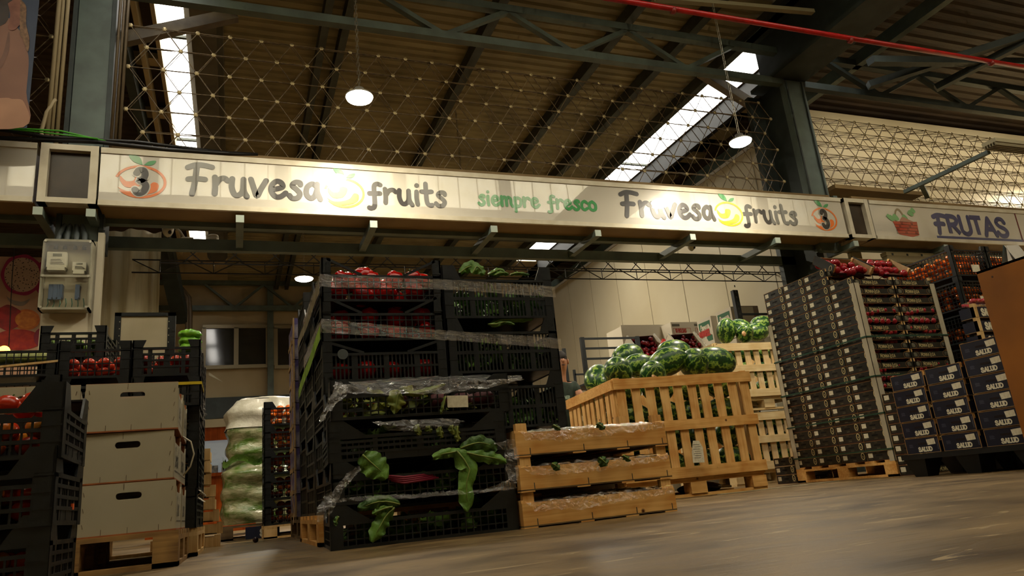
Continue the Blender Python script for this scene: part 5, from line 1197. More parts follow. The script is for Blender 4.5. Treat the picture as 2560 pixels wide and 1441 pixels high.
# under the near bin
single('black_bag', MB().ell((0, 0, 0), (.2, .12, .05), 20, 12, fn=lambda th, ph: 1+.08*math.sin(4*ph+2*th)), mat('bag_black', '241c1e', .35, 0, '120e10', 6), 'dark rounded bag lying on the floor under the near melon bin', 'bag', smooth=True, loc=(3.75, 5.5, .05))
single('green_scrap', MB().box(-.03, .03, -.02, .02, 0, .05), mat('scrap_green', '9ac08a', .5, 0, '5a8a4a', 30), 'small pale green packet under the near melon bin', 'packet', loc=(4.08, 5.9, 0), bevel=.006)

# ------------------------------------------------------------------ person behind the bin
def skin_obj(name, verts, edges, radii, m, parent, sub=2, root=0):
    me = bpy.data.meshes.new(name); me.from_pydata(verts, edges, []); o = link(name, me, parent); md = o.modifiers.new('Skin', 'SKIN')
    for i, r in enumerate(radii): me.skin_vertices[0].data[i].radius = (r, r) if not isinstance(r, tuple) else r
    for i in range(len(radii)): me.skin_vertices[0].data[i].use_root = i == root
    s = o.modifiers.new('Sub', 'SUBSURF'); s.levels = s.render_levels = sub
    dg = bpy.context.evaluated_depsgraph_get(); m2 = bpy.data.meshes.new_from_object(o.evaluated_get(dg)); o.modifiers.clear(); o.data = m2; m2.name = name; m2.materials.clear(); m2.materials.append(m)
    m2.polygons.foreach_set('use_smooth', [True]*len(m2.polygons)); return o
skin = mat('skin_tone', 'c08a68', .55, 0, 'b07a5a', 20); shirt = mat('shirt_green', '2c3c30', .8, 0, '243026', 30); pants = mat('trousers_dark', '262a30', .8)
hp = A(1392, 912, 6.75); px_, py_ = hp.x, hp.y; hz = hp.z
t = thing('person', 'short-haired person in dark green T-shirt reaching for the near melon bin', 'person', (px_, py_, 0), R(-8))
# body: pelvis 0, belly, chest, neck, head base; arms and legs
sh = hz-.24
V_ = [(0, 0, .70), (0, -.01, .86), (.01, -.04, sh-.06), (.015, -.06, sh+.03), (.02, -.075, hz-.1), (.02, -.085, hz-.01), (.02, -.085, hz+.06),
      (.14, -.05, sh), (.2, -.14, sh-.17), (.17, -.33, sh-.2), (-.12, -.05, sh), (-.17, -.1, sh-.22), (-.12, -.3, sh-.24),
      (.075, 0, .62), (.08, -.02, .34), (.08, .02, .05), (-.075, 0, .62), (-.08, -.02, .34), (-.08, .02, .05), (.085, -.11, .03), (-.085, -.11, .03)]
E_ = [(0, 1), (1, 2), (2, 3), (3, 4), (4, 5), (5, 6), (2, 7), (7, 8), (8, 9), (2, 10), (10, 11), (11, 12), (0, 13), (13, 14), (14, 15), (0, 16), (16, 17), (17, 18), (15, 19), (18, 20)]
Rr = [(.12, .09), (.12, .085), (.13, .09), .05, .045, (.07, .085), (.06, .075), .05, .04, .026, .05, .04, .026, .075, .05, .035, .075, .05, .035, .03, .03]
skin_obj('body', V_, E_, Rr, skin, t)
skin_obj('shirt', [(0, 0, .64), (0, -.01, .86), (.01, -.04, sh-.06), (.015, -.055, sh+.005), (.14, -.05, sh-.0), (.185, -.1, sh-.1), (-.12, -.05, sh-.0), (-.155, -.08, sh-.12)], [(0, 1), (1, 2), (2, 3), (2, 4), (4, 5), (2, 6), (6, 7)], [(.142, .112), (.14, .104), (.145, .105), (.075, .06), .066, .058, .066, .058], shirt, t)
skin_obj('trousers', [(0, 0, .72), (.078, 0, .6), (.08, -.02, .34), (.08, .02, .09), (-.078, 0, .6), (-.08, -.02, .34), (-.08, .02, .09)], [(0, 1), (1, 2), (2, 3), (0, 4), (4, 5), (5, 6)], [(.138, .108), .1, .074, .058, .1, .074, .058], pants, t)
hx, hy = .02, -.085
part('hair', MB().ell((hx, hy+.018, hz+.055), (.072, .085, .075), 16, 10), mat('hair_dark', '231c18', .7), t, True)
mb = MB()
for s in (-1, 1): mb.ell((hx+s*.074, hy+.0, hz+.01), (.012, .02, .03), 8, 6)
mb.ell((hx, hy-.092, hz+.005), (.012, .018, .02), 8, 6); part('ears_and_nose', mb, skin, t, True)
mb = MB()
for s in (-1, 1): mb.ell((hx+s*.028, hy-.075, hz+.028), (.011, .008, .007), 8, 6)
mb.ell((hx, hy-.078, hz-.035), (.022, .008, .005), 8, 5); part('eyes_and_mouth', mb, mat('eye_dark', '3a2420', .4), t, True)
mb = MB(); ring(mb, lambda u, v: (u, -.19, v), (0, sh-.18), .02, .02, .01)
for sgn, (wx_, wy_, wz_) in ((1, (.17, -.33, sh-.2)), (-1, (-.12, -.3, sh-.24))):
    skin_obj('hand', [(wx_, wy_, wz_), (wx_-.005*sgn, wy_-.045, wz_+.004)]+[(wx_+(-.024+.016*k), wy_-.085+.004*abs(k-1), wz_+.002) for k in range(4)]+[(wx_+(-.026+.017*k), wy_-.105+.004*abs(k-1), wz_-.022) for k in range(4)]+[(wx_-sgn*.04, wy_-.03, wz_-.006), (wx_-sgn*.052, wy_-.055, wz_-.012)],
             [(0, 1)]+[(1, 2+k) for k in range(4)]+[(2+k, 6+k) for k in range(4)]+[(0, 10), (10, 11)], [.022, (.03, .014)]+[.009]*4+[.007]*4+[.010, .008], skin, t, 1)
mb = MB(); text(mb, 'VER', .03, .004, lambda u, v: (u, -.152, v), .0, sh-.14); part('shirt_print', mb, mat('print_pale', '9ab0a0', .6), t, fix=False)

# ------------------------------------------------------------------ rack, plum crates and potato cartons at the back right
ang = mat('angle_iron', '24282a', .5, .3)
Yr = 7.3; a = A(1455, 848, Yr); b = A(1592, 838, Yr)
t = thing('metal_rack', 'black slotted angle-iron rack behind the watermelons', 'rack', (a.x, Yr, 0)); w = b.x-a.x
for x in (0, w): part('post', MB().box(x-.02, x+.025, -.01, .03, 0, a.z+.02), ang, t)
for dz_ in (0, -.115, -.235, -.5): part('crossbar', MB().box(0, w, -.012, .0, a.z+dz_-.012, a.z+dz_+.012), ang, t)
for x in (0, w): part('rear_post', MB().box(x-.02, x+.02, .5, .53, 0, a.z), ang, t)
part('shelf', MB().box(0, w, 0, .52, a.z-.52, a.z-.5), ang, t)
a = A(1435, 925, 7.9); single('rack_post', MB().box(-.015, .015, -.01, .01, -a.z, 0).box(0, .45, -.01, .01, -.07, -.05), ang, 'low black angle post with a crossbar left of the metal rack', 'post', loc=a)
tray = mat('tray_print', 'a8a878', .5, 0, '6c8448', 16, lo=.45, hi=.6); wht = mat('tray_white', 'e8e2cc', .5); inn_ = mat('tray_inner', '4a1a14', .7)
def plum_tray():
    t = T('plum_crate', 'crate'); w, d, h = .44, .38, .15
    t.part('base', MB().box(-w/2, w/2, -d/2, d/2, 0, .01), inn_); t.part('front_board', MB().box(-w/2, w/2, -d/2, -d/2+.008, 0, .085), tray)
    t.part('rear_board', MB().box(-w/2, w/2, d/2-.008, d/2, 0, .12), inn_)
    for s in (-1, 1):
        x0, x1 = sorted((s*w/2, s*(w/2-.022))); t.part('end_board', MB().box(x0, x1, -d/2, d/2, 0, h), wht); t.part('corner_post', MB().box(x0, x1, -d/2-.004, -d/2+.02, -.0, h), woodl)
    mb = MB(); P_ = lambda u, v: (u, -d/2-.002, v); text(mb, 'fruta', .04, .004, P_, -.1, .03, slant=.3); t.part('lettering', mb, mat('print_green_dark', '2a3a1c', .6), fix=False)
    return t
ptT = plum_tray(); kc = mat('white_carton', 'd8d0bc', .6)
for i, (px, py) in enumerate(((1627, 905), (1730, 898))):
    p = A(px, py, 8.3); tl = R(14)
    t = thing('carton_stack_base', 'white carton under the %s open plum crate' % ('left', 'right')[i], 'carton', (p.x, 8.42, 0)); part('body', MB().box(-.26, .26, -.18, .2, 0, p.z-.12), kc, t); part('lid', MB().box(-.265, .265, -.185, .205, p.z-.12, p.z-.07), woodl, t)
    r = ptT.put('open crate of dark plums tipped forward, %s of the two behind the watermelons' % ('left', 'right')[i], (p.x, 8.42, p.z+.16), 0, None, rot=(R(50), R(-3), 0), scl=1.02)
    Mx = Matrix.Translation((p.x, 8.42, p.z+.16)) @ Euler((R(50), R(-3), 0)).to_matrix().to_4x4(); rnd = random.Random(i)
    for a_ in range(8):
        for b_ in range(5):
            q = Mx @ Vector((-.185+a_*.053+rnd.uniform(-.006, .006), -.15+b_*.068, .05+rnd.uniform(0, .02)+.006*b_)); plumT.put('dark red plum in the open crates behind the watermelons', q, 0, 'plums in the open crates', rot=(rnd.uniform(0, 6), 0, 0), scl=.9)
single('red_net', MB().ell((0, 0, 0), (.05, .03, .1), 14, 10, fn=lambda th, ph: 1+.2*math.sin(6*ph+4*th)), mat('net_red', 'd8301c', .6, 0, 'a01810', 40), 'bright red net bag hanging between the two plum crates', 'net bag', smooth=True, loc=A(1662, 868, 8.05))
def potato(px0, py0, X, label, hh=.46, dd=.36):
    p = AX(px0, py0, X); t = thing('potato_carton', label, 'carton', (X, p.y, p.z-hh))
    part('body', MB().box(0, .4, -dd, 0, 0, hh), kc, t); P_ = lambda o: (lambda u, v: (-o, -u, v))
    mb = MB(); blob(mb, P_(.002), [(.03, hh-.05), (dd-.04, hh-.05), (dd-.05, hh-.17), (.28*dd/.36, hh-.1), (.12, hh-.12), (.05, hh-.2), (.03, hh-.14)], False); blob(mb, P_(.002), [(dd*.5, hh-.3), (dd*.7, hh-.26), (dd-.03, hh-.28), (dd-.03, hh-.36), (dd*.6, hh-.36)], False)
    part('green_print', mb, mat('print_green', '2f6a48', .6), t, fix=False)
    mb = MB(); text(mb, 'MARIBEL', .085, .012, P_(.004), .015, hh-.27, sx=dd/.36*.82, slant=.05, sharp=True); part('brand_lettering', mb, mat('print_red', 'b8281c', .6), t, fix=False)
    mb = MB(); text(mb, 'Papas', .07, .007, P_(.004), .07, hh-.16, sx=.9, slant=.1); part('script_lettering', mb, mat('print_cream', 'e0dcc4', .6), t, fix=False)
    for k in range(int((p.z-hh)/hh)+1):
        if k == 0: part('carton_below', MB().box(0, .4, -dd, 0, -(p.z-hh), -.01), kc, t, label='plain cartons stacked underneath')
potato(1742, 805, 6.75, 'white potato carton printed Papas Maribel, left of the two by the white panel wall')
potato(1789, 783, 6.75, 'white potato carton printed Papas Maribel, right of the two by the white panel wall')
p = A(1676, 806, 9.6); t = thing('bag_carton', 'beige carton printed bolsas familiares, left of the potato cartons', 'carton', (p.x, 9.6, p.z-.5))
part('body', MB().box(0, .75, 0, .6, 0, .5), kc, t); part('carton_below', MB().box(0, .75, 0, .6, -(p.z-.5), -.01), kc, t)
for o_ in (0, .42):
    mb = MB(); P_ = lambda u, v: (u+o_, -.002, v)
    for (x0, x1, z0, z1) in ((.03, .36, .395, .4), (.03, .36, .2, .205), (.03, .035, .2, .4), (.355, .36, .2, .4)): mb.add([P_(x0, z0), P_(x1, z0), P_(x1, z1), P_(x0, z1)], [(0, 1, 2, 3)])
    text(mb, '10 BOLSAS', .055, .006, P_, .07, .33, sx=.75, sharp=True); text(mb, 'FAMILIARES', .055, .006, P_, .045, .24, sx=.75, sharp=True); part('lettering', mb, mat('print_red', 'b8281c'), t, fix=False)
    part('grey_print', MB().box(.02+o_, .16+o_, -.003, 0, .43, .47), mat('print_grey', '6a665a'), t)
single('plain_carton', MB().box(-.9, 0, 0, .02, -.02, .0).box(-.9, 0, 0, .5, -.5, -.02), kc, 'plain white carton with a sloping top left of the printed beige carton', 'carton', loc=A(1672, 812, 9.9))
p = A(1835, 727, 7.95); t = thing('rack_upright', 'tall black perforated rack upright by the potato cartons', 'upright', (p.x, p.y, 0))
part('post', MB().box(-.04, .04, -.03, .03, 0, p.z), ang, t)
mb = MB()
for k in range(30): mb.box(-.008, .008, -.032, -.03, .3+k*.08, .33+k*.08)
part('slot_hole', mb, mat('slot_grey', '5a5a54', .6), t); part('crossbar', MB().box(.04, 7.66-p.x, -.02, .0, p.z-.36, p.z-.33), ang, t)
p = A(1848, 765, 8.6); t = thing('brown_carton', 'brown-grey carton with red print behind the black rack upright', 'carton', (p.x, 8.6, p.z-.5)); part('body', MB().box(0, .34, 0, .3, 0, .5), mat('carton_greybrown', '8a7668', .6), t); part('carton_below', MB().box(0, .34, 0, .3, -(p.z-.5), -.01), kc, t)
mb = MB()
for k in range(5): mb.box(.1, .27-.01*(k % 2), -.002, 0, .16+k*.045, .18+k*.045)
part('print_line', mb, mat('print_red', 'b8281c'), t)

# ------------------------------------------------------------------ the view between the left and centre stacks
pallet_T(.62, .8, .1, woodl).put('pale pallet under the mesh crates of orange tomatoes', (.54, 6.78, 0))
co = crate_T('black_crate', .60, .4, .198, 'grid', .74, .05, .0, .16)
for i in range(5):
    co.put('black mesh crate of orange tomatoes, %s of five behind the purple cartons' % ORD[i], (.535, 6.6, .1+.199*i), 0)
    fill(orrT if i < 3 else orangeT, 'glowing orange tomato in the mesh crates in the gap', 'orange tomatoes in the gap crates', .40, 6.6, .1+.199*i+.015, .30, .34, 4, 2, 3, .035, .003, only_front=1, seed=60+i)
# film-wrapped pallet of lettuces
wrapm = mat('wrapped_lettuce', 'b4b08c', .22, 0, '56742c', 7, stretch=(1, 1, 2.2), bump=1.0, bscale=14, lo=.35, hi=.62, spec=.8)
def wrapf(u, v):
    a = 2*PI*u; zz = v; rx, ry = .36, .34
    r = (abs(math.cos(a))**4+abs(math.sin(a))**4)**(-.25); n = noise.noise(Vector((math.cos(a)*2.2, math.sin(a)*2.2, zz*7)))*.035+.012*math.sin(zz*38+2*math.cos(a))
    k = 1+.10*(zz < .42)-.05*(zz > .9)*((zz-.9)/.1)*4; r *= k
    return Vector((rx*r*math.cos(a)+n*math.cos(a), ry*r*math.sin(a)+n*math.sin(a), .13+1.12*zz))
t = thing('wrapped_lettuce_pallet', 'tall film-wrapped stack of lettuces left of the orange crates', 'pallet load', (.30, 7.5, 0))
part('wrapped_load', MB().grid(wrapf, 56, 60), wrapm, t, True, fix=False); part('white_cover', MB().grid(lambda u, v: Vector((wrapf(u, 1).x*v*1.02, wrapf(u, 1).y*v*1.02, 1.25+.05*(1-v*v)+.02*noise.noise(Vector((u*9, v*4, 1))))), 40, 8).grid(lambda u, v: wrapf(u, 1-.24*v)*1.0+Vector((.012*math.cos(2*PI*u), .012*math.sin(2*PI*u), 0)), 50, 8), mat('wrap_white', 'd8d4c4', .3, 0, 'b8b4a0', 8, bump=.8, bscale=14), t, True, fix=False)
part('leaf_collar', MB().grid(lambda u, v: Vector(wrapf(u, .47+.05*v))*1.0+Vector((.05*math.cos(2*PI*u), .05*math.sin(2*PI*u), .03*math.sin(u*60))), 60, 3), leafb, t, True, fix=False)
pallet_T(.8, .8, .12, woodd).put('dark pallet under the wrapped lettuces', (.30, 7.5, 0))
mb = MB(); t = thing('navy_carton', 'navy carton end with white letters under the wrapped lettuces', 'carton', (.22, 6.98, .0)); part('body', MB().box(-.12, .16, 0, .1, 0, .1), mat('navy_card', '16203e', .5), t); text(mb, 'SA', .05, .009, lambda u, v: (u, -.002, v), .0, .02, sharp=True, serif=.01); part('lettering', mb, mat('letter_white', 'd0ccba', .6), t, fix=False)
single('dark_plum', MB().ell((0, 0, .02), (.02, .02, .02), 12, 8), mat('plum_floor', '2a1018', .2), 'single dark plum lying on the floor in the gap', 'plum', smooth=True, loc=AZ(639, 1358, .0))
# stack of flat wooden crates
fc = T('flat_wooden_crate', 'crate'); fc.part('frame', MB().box(-.22, .22, -.15, -.14, 0, .07).box(-.22, .22, .14, .15, 0, .07).box(-.22, -.21, -.15, .15, 0, .07).box(.21, .22, -.15, .15, 0, .07), woodl)
fc.part('corner_block', MB().box(.185, .225, -.155, -.12, 0, .082).box(-.225, -.185, -.155, -.12, 0, .082), woodl); fc.part('base', MB().box(-.22, .22, -.15, .15, 0, .008), woodl)
for i in range(8): fc.put('pale flat wooden crate, %s layer of the leaning stack in the gap' % ORD[i], (-.31+.012*math.sin(i*2.1)-(.012*i if i > 2 else 0), 6.0, .087*i), R(2*math.sin(i*1.7)))
# wooden kiosk behind
t = thing('wooden_kiosk', 'reddish varnished wooden office front with a lit window, far behind in the gap', 'kiosk', (0, 9.8, 0))
rw = wood('varnish_red', 'b4561c', '8c3c10', False, 'z', .3); a0 = A(505, 1210, 9.8).x; a1 = A(640, 1210, 9.8).x
zt_, zm, zl = A(560, 1048, 9.8).z, A(560, 1100, 9.8).z, A(560, 1190, 9.8).z
part('lintel', MB().box(a0-.6, a1, 0, .06, zm, zt_-.1), rw, t); part('cornice', MB().box(a0-.62, a1+.02, -.03, .08, zt_-.1, zt_), whitep, t); part('lower_panel', MB().box(a0-.6, a1, 0, .06, 0.05, zl), rw, t)
part('sill', MB().box(a0-.6, a1, -.05, .06, zl, zl+.04), rw, t); part('window_pane', MB().box(a0-.6, a1, .05, .06, zl+.04, zm), mat('pane_lit', 'a8b0b4', .2, emit=.25), t)
part('side_wall', MB().box(a1-.02, a1, .06, 1.5, 0, zt_-.05), rw, t)
mb = MB()
for k in range(5): mb.box(a1-.62+k*.11, a1-.55+k*.11, .0, .03, zl+.04, zl+.1+.03*(k % 3))
part('window_items', mb, mat('items_grey', '9a9ea8', .3, 0, '3a4050', 20), t)
# windows in the back wall
YB = 20.88
def win(n, px0, py0, px1, py1, split):
    a = A(px0, py0, YB); b = A(px1, py1, YB); fr = mat('window_alu', '9a8e70', .4, .3)
    o = struct('window_%d' % n, MB().box(a.x, b.x, YB-.06, YB-.02, b.z, a.z), mat('night_glass', '3a3a34', .08, 0, '2c2c28', 1, spec=.8))
    mb = MB(); 
    for x0, x1, z0, z1 in [(a.x-.05, b.x+.05, a.z-.02, a.z+.08), (a.x-.05, b.x+.05, b.z-.1, b.z), (a.x-.07, a.x+.04, b.z, a.z), (b.x-.04, b.x+.07, b.z, a.z)]+[(a.x+(b.x-a.x)*s-.06, a.x+(b.x-a.x)*s+.06, b.z, a.z) for s in split]: mb.box(x0, x1, YB-.1, YB-.05, z0, z1)
    part('window_frame', mb, fr, o)
win(4, 512, 822, 668, 912, (.5,)); win(5, 690, 822, 800, 912, (.9,))
single('wall_post', MB().box(A(676, 780, 20.7).x-.08, A(676, 780, 20.7).x+.08, 20.7, 20.8, 0, zt+.8), steel, 'blue-grey post running down the back wall between the windows', 'post')
a = A(530, 1020, YB-.1); single('wall_band', MB().box(-4, 3, YB-.2, YB-.05, a.z-.3, a.z+.25), steel_d, 'dark grey band along the back wall below the windows', 'band')
for k, (x0, x1) in enumerate(((468, 468), (474, 476))):
    single('wall_conduit', MB().tube([A(x0-20, 720, 19.8), A(x0, 745, 19.8), A(x1, 790, 19.8), A(x1, 1000, 19.8)], .05, 8), mat('conduit_brown', '6a5a42'), 'brown conduit bending down the back wall, %s one' % ('left', 'right')[k], 'conduit', smooth=True)
single('raking_beam', MB().bar(A(408, 600, 17.5), A(452, 800, 19.9), .35, .3), steel_d, 'heavy dark raking steel beam at the back left under the roof', 'beam')
# ------------------------------------------------------------------ nectarine cartons
card = mat('card_black', '15140f', .45, 0, '1c1c14', 10); cardi = mat('card_inner', '5a2a16', .7); cedge = mat('card_edge', 'a07844', .7); gold = mat('print_gold', 'd8c890', .55); goldd = mat('print_dim', '55503c', .6)
def monna():
    """tray .455 wide (x), .275 deep (y); printed long side faces -y, logo end faces -x"""
    t = T('fruit_carton', 'carton'); w, d, h = .452, .272, .080
    t.part('base', MB().box(-w/2, w/2, -d/2, d/2, 0, .004), cardi)
    mb = MB().box(-w/2, w/2, -d/2, -d/2+.004, .004, .052); e = t.part('front_board', mb, card)
    P_ = lambda u, v: (u, -d/2-.001, v); m2 = MB(); x = text(m2, 'MONNA', .026, .0017, P_, -.118, .013, sharp=True, big=(0,), sx=1.12)
    x = text(m2, 'L', .034, .0024, P_, x+.007, .011, sharp=True); text(m2, 'U', .015, .0013, P_, x-.014, .02, sharp=True); text(m2, 'ISA', .026, .0017, P_, x+.001, .013, sharp=True, sx=1.1); t.sub(e, 'lettering', m2, gold, fix=False)
    for s in (-1, 1):
      m2 = MB(); blob(m2, P_, [(s*.165, .012), (s*.158, .03), (s*.16, .047), (s*.185, .049), (s*.2, .04), (s*.2, .015)])
      t.sub(e, 'portrait_print', m2, mat('print_grey_card', '77735f', .6, 0, '403e34', 30), fix=False)
    m2 = MB()
    for s in (-1, 1): ring(m2, P_, (s*.19, .03), .05, .032, .003, PI/2 if s > 0 else -PI/2, PI*1.5 if s > 0 else PI/2, 12)
    m2.add([P_(-w/2, .0), P_(w/2, .0), P_(w/2, .003), P_(-w/2, .003)], [(0, 1, 2, 3)]); t.sub(e, 'edge_line', m2, cedge, fix=False)
    t.part('rear_board', MB().box(-w/2, w/2, d/2-.004, d/2, .004, .052), card)
    for s in (-1, 1):
        x0, x1 = sorted((s*w/2, s*(w/2-.004))); e = t.part('end_board', MB().box(x0, x1, -d/2, d/2, .003, h-.002), card)
        if s < 0:
            Q_ = lambda u, v: (-w/2-.001, -u, v)   # u: from far (left in view) to near
            m2 = MB(); ring(m2, Q_, (.098, .045), .0205, .029, .0065); m2.add([Q_(.095, .034), Q_(.101, .034), Q_(.101, .05), Q_(.095, .05)], [(0, 1, 2, 3)]); t.sub(e, 'oval_emblem', m2, gold, fix=False)
            m2 = MB(); m2.add([Q_(-.12, .026), Q_(-.072, .026), Q_(-.072, .063), Q_(-.12, .063)], [(0, 1, 2, 3)]); t.sub(e, 'label_card', m2, paperm, fix=False)
            m2 = MB()
            for (a, b_, c, g) in ((-.12, -.08, .012, .016), (-.12, -.085, .019, .022), (-.03, .0, .064, .068), (-.028, -.002, .058, .061), (-.015, .02, .012, .02), (-.015, .02, .024, .026), (.075, .118, .009, .013)): m2.add([Q_(a, c), Q_(b_, c), Q_(b_, g), Q_(a, g)], [(0, 1, 2, 3)])
            t.sub(e, 'print_line', m2, goldd, fix=False)
            m2 = MB(); blob(m2, Q_, [(-.038, .042), (-.034, .047), (.022, .047), (.026, .042), (.022, .037), (-.034, .037)]); t.sub(e, 'hand_hole', m2, mat('hole_black', '050403', .9), fix=False)
            m2 = MB(); m2.add([Q_(-d/2, h-.006), Q_(d/2, h-.006), Q_(d/2, h-.003), Q_(-d/2, h-.003)], [(0, 1, 2, 3)]); m2.add([Q_(-d/2, .002), Q_(-d/2+.003, .002), Q_(-d/2+.003, h), Q_(-d/2, h)], [(0, 1, 2, 3)]); t.sub(e, 'edge_line', m2, cedge, fix=False)
    for s in (-1, 1):
        x0, x1 = sorted((s*(w/2-.004), s*(w/2-.019))); t.part('corner_block', MB().box(x0, x1, -d/2, -d/2+.02, .053, h-.001), woodl)
    return t
mt = monna(); nx, ny_ = 5.146, 4.618; hz_ = .0806
pallet_T(.94, 1.13, .132, woodo).put('pale orange wooden pallet under the tall stack of dark nectarine cartons', (5.375, 5.035, 0))
colN = ['nearest the corner board', 'second from the corner board', 'third from the corner board', 'farthest from the corner board']
for k in range(21):
    for c in range(4):
        if c == 0 and k > 18: continue
        mt.put('dark nectarine carton with oval emblem, %s layer, %s' % (ORD[k], colN[c]), (nx, ny_+c*.277, .132+k*hz_), R(.5*math.sin(k*1.7+c)), 'dark nectarine cartons on the tall stack')
    if k < 19:
        mt.put('dark nectarine carton lettered on its long side, %s layer, right half of the stack front' % ORD[k], (nx+.461, ny_+.002*math.sin(k), .132+k*hz_), R(.4*math.sin(k*2.3)), 'dark nectarine cartons on the tall stack')
    if k < 19: mt.put('dark nectarine carton in the hidden right rear column, %s layer' % ORD[k], (nx+.461, ny_+.277*3, .132+k*hz_), 0, 'dark nectarine cartons on the tall stack')
    if k > 14 and k < 19:
        for c in (1, 2): mt.put('dark nectarine carton in the right rear half, %s layer, row %s' % (ORD[k], ('two', 'three')[c-1]), (nx+.461, ny_+.277*c, .132+k*hz_), 0, 'dark nectarine cartons on the tall stack')
    if k < 19:
        for s in (0, 1):
            for i in range(5 if k > 8 else 3):
                nectT.put('red nectarine showing over the edge of the stacked dark cartons', (nx+s*.461-.15+i*.075+.01*math.sin(k+i), ny_-.1, .132+k*hz_+.006), 0, 'nectarines in the stacked dark cartons', rot=(k, i, 0), scl=.84)
# tilted display cartons on top
for s, (px, py, lb) in enumerate(((2115, 672, 'left'), (2228, 676, 'right'))):
    q = Vector((5.20+.455*s, 4.84, 1.835)); rot = (R(38), R(3), R(-3)); Mx = Matrix.Translation(q) @ Euler(rot).to_matrix().to_4x4()
    t = thing('display_carton', 'open dark carton of nectarines tilted forward on the stack, %s one' % lb, 'carton', q, 0, None, rot=rot)
    w, d, h = .43, .28, .09
    part('base', MB().box(-w/2, w/2, -d/2, d/2, 0, .004), cardi, t); part('front_board', MB().box(-w/2, w/2, -d/2, -d/2+.004, 0, .02), card, t); part('rear_board', MB().box(-w/2, w/2, d/2-.004, d/2, 0, .07), kraft, t)
    for g in (-1, 1): x0, x1 = sorted((g*w/2, g*(w/2-.004))); part('end_board', MB().prism([(-d/2, 0), (d/2, 0), (d/2, h), (-d/2, h)], 'x', x0, x1), card if g < 0 else kraft, t)
    for bx, by in ((-w/2+.004, -d/2), (w/2-.018, -d/2), (w/2-.018, d/2-.02)): part('corner_block', MB().box(bx, bx+.014, by, by+.02, 0, h), woodl, t)
    mb = MB(); Q_ = lambda u, v: (-w/2-.001, -u, v); ring(mb, Q_, (.1, .045), .0185, .027, .0055); part('oval_emblem', mb, gold, t, fix=False)
    rnd = random.Random(s)
    for i in range(6):
        for j in range(4):
            if rnd.random() < .06: continue
            p = Mx @ Vector((-.17+.068*i+rnd.uniform(-.008, .008), -.1+.066*j, .012+rnd.uniform(0, .03))); nectT.put('shiny red nectarine in the tilted display cartons', p, 0, 'nectarines in the tilted display cartons', rot=(rnd.uniform(0, 6), rnd.uniform(0, 6), 0), scl=rnd.uniform(.95, 1.1))
    single('wedge_block', MB().box(-.2, .2, .03, .13, -.13, -.02), kraft, 'folded cardboard wedge propping the %s tilted carton' % lb, 'wedge', loc=(5.18+.46*s, 4.84, 1.79))
# white corner boards and green straps
cbm = mat('corner_board_white', 'c8c0a8', .6, 0, 'b4ab92', 4)
for lb, x, y, sx, sy, zt2 in (('at the near left corner', 4.912, 4.474, 1, 1, 1.60), ('at the near right corner', 5.842, 4.474, -1, 1, 1.60), ('at the far left corner', 4.912, 5.592, 1, -1, 1.50)):
    e = .008; x0, x1 = sorted((x-sx*e, x+sx*.05)); y0, y1 = sorted((y-sy*e, y-sy*e+sy*.004)); a0, a1 = sorted((x-sx*e, x-sx*e+sx*.004)); b0, b1 = sorted((y-sy*e, y+sy*.045))
    single('corner_board', MB().box(x0, x1, y0, y1, .12, zt2).box(a0, a1, b0, b1, .12, zt2), cbm, 'long white cardboard corner board %s of the nectarine stack' % lb, 'corner board')
grn = mat('strap_green', '1f4a38', .4)
for k, z in enumerate((.215, .50, .80, 1.13)):
    x0, x1, y0, y1 = 4.898, 5.856, 4.462, 5.606
    mb = MB(); 
    for a, b in (((x0, y0), (x1, y0)), ((x1, y0), (x1, y1)), ((x1, y1), (x0, y1)), ((x0, y1), (x0, y0))): mb.bar((a[0], a[1], z), (b[0], b[1], z), .003, .012)
    single('plastic_strap', mb, grn, 'thin dark green strap round the nectarine cartons, %s from the pallet' % ORD[k].replace('bottom', 'first'), 'strap')
# loose logo cartons: a short stack on the floor between the two loads, and three left of the pallet
for k in range(8): mt.put('dark nectarine carton with oval emblem standing on the floor behind the navy boxes, %s layer' % ORD[k], (5.138, 4.322, .002+k*hz_), R(.6*math.sin(k*2)), 'dark cartons stacked on the floor')
for k in range(3): mt.put('dark carton with oval emblem on the floor left of the nectarine pallet, %s of three' % ['bottom', 'middle', 'top'][k], (5.138, 5.755, .002+k*hz_), 0, 'three dark cartons left of the nectarine pallet')

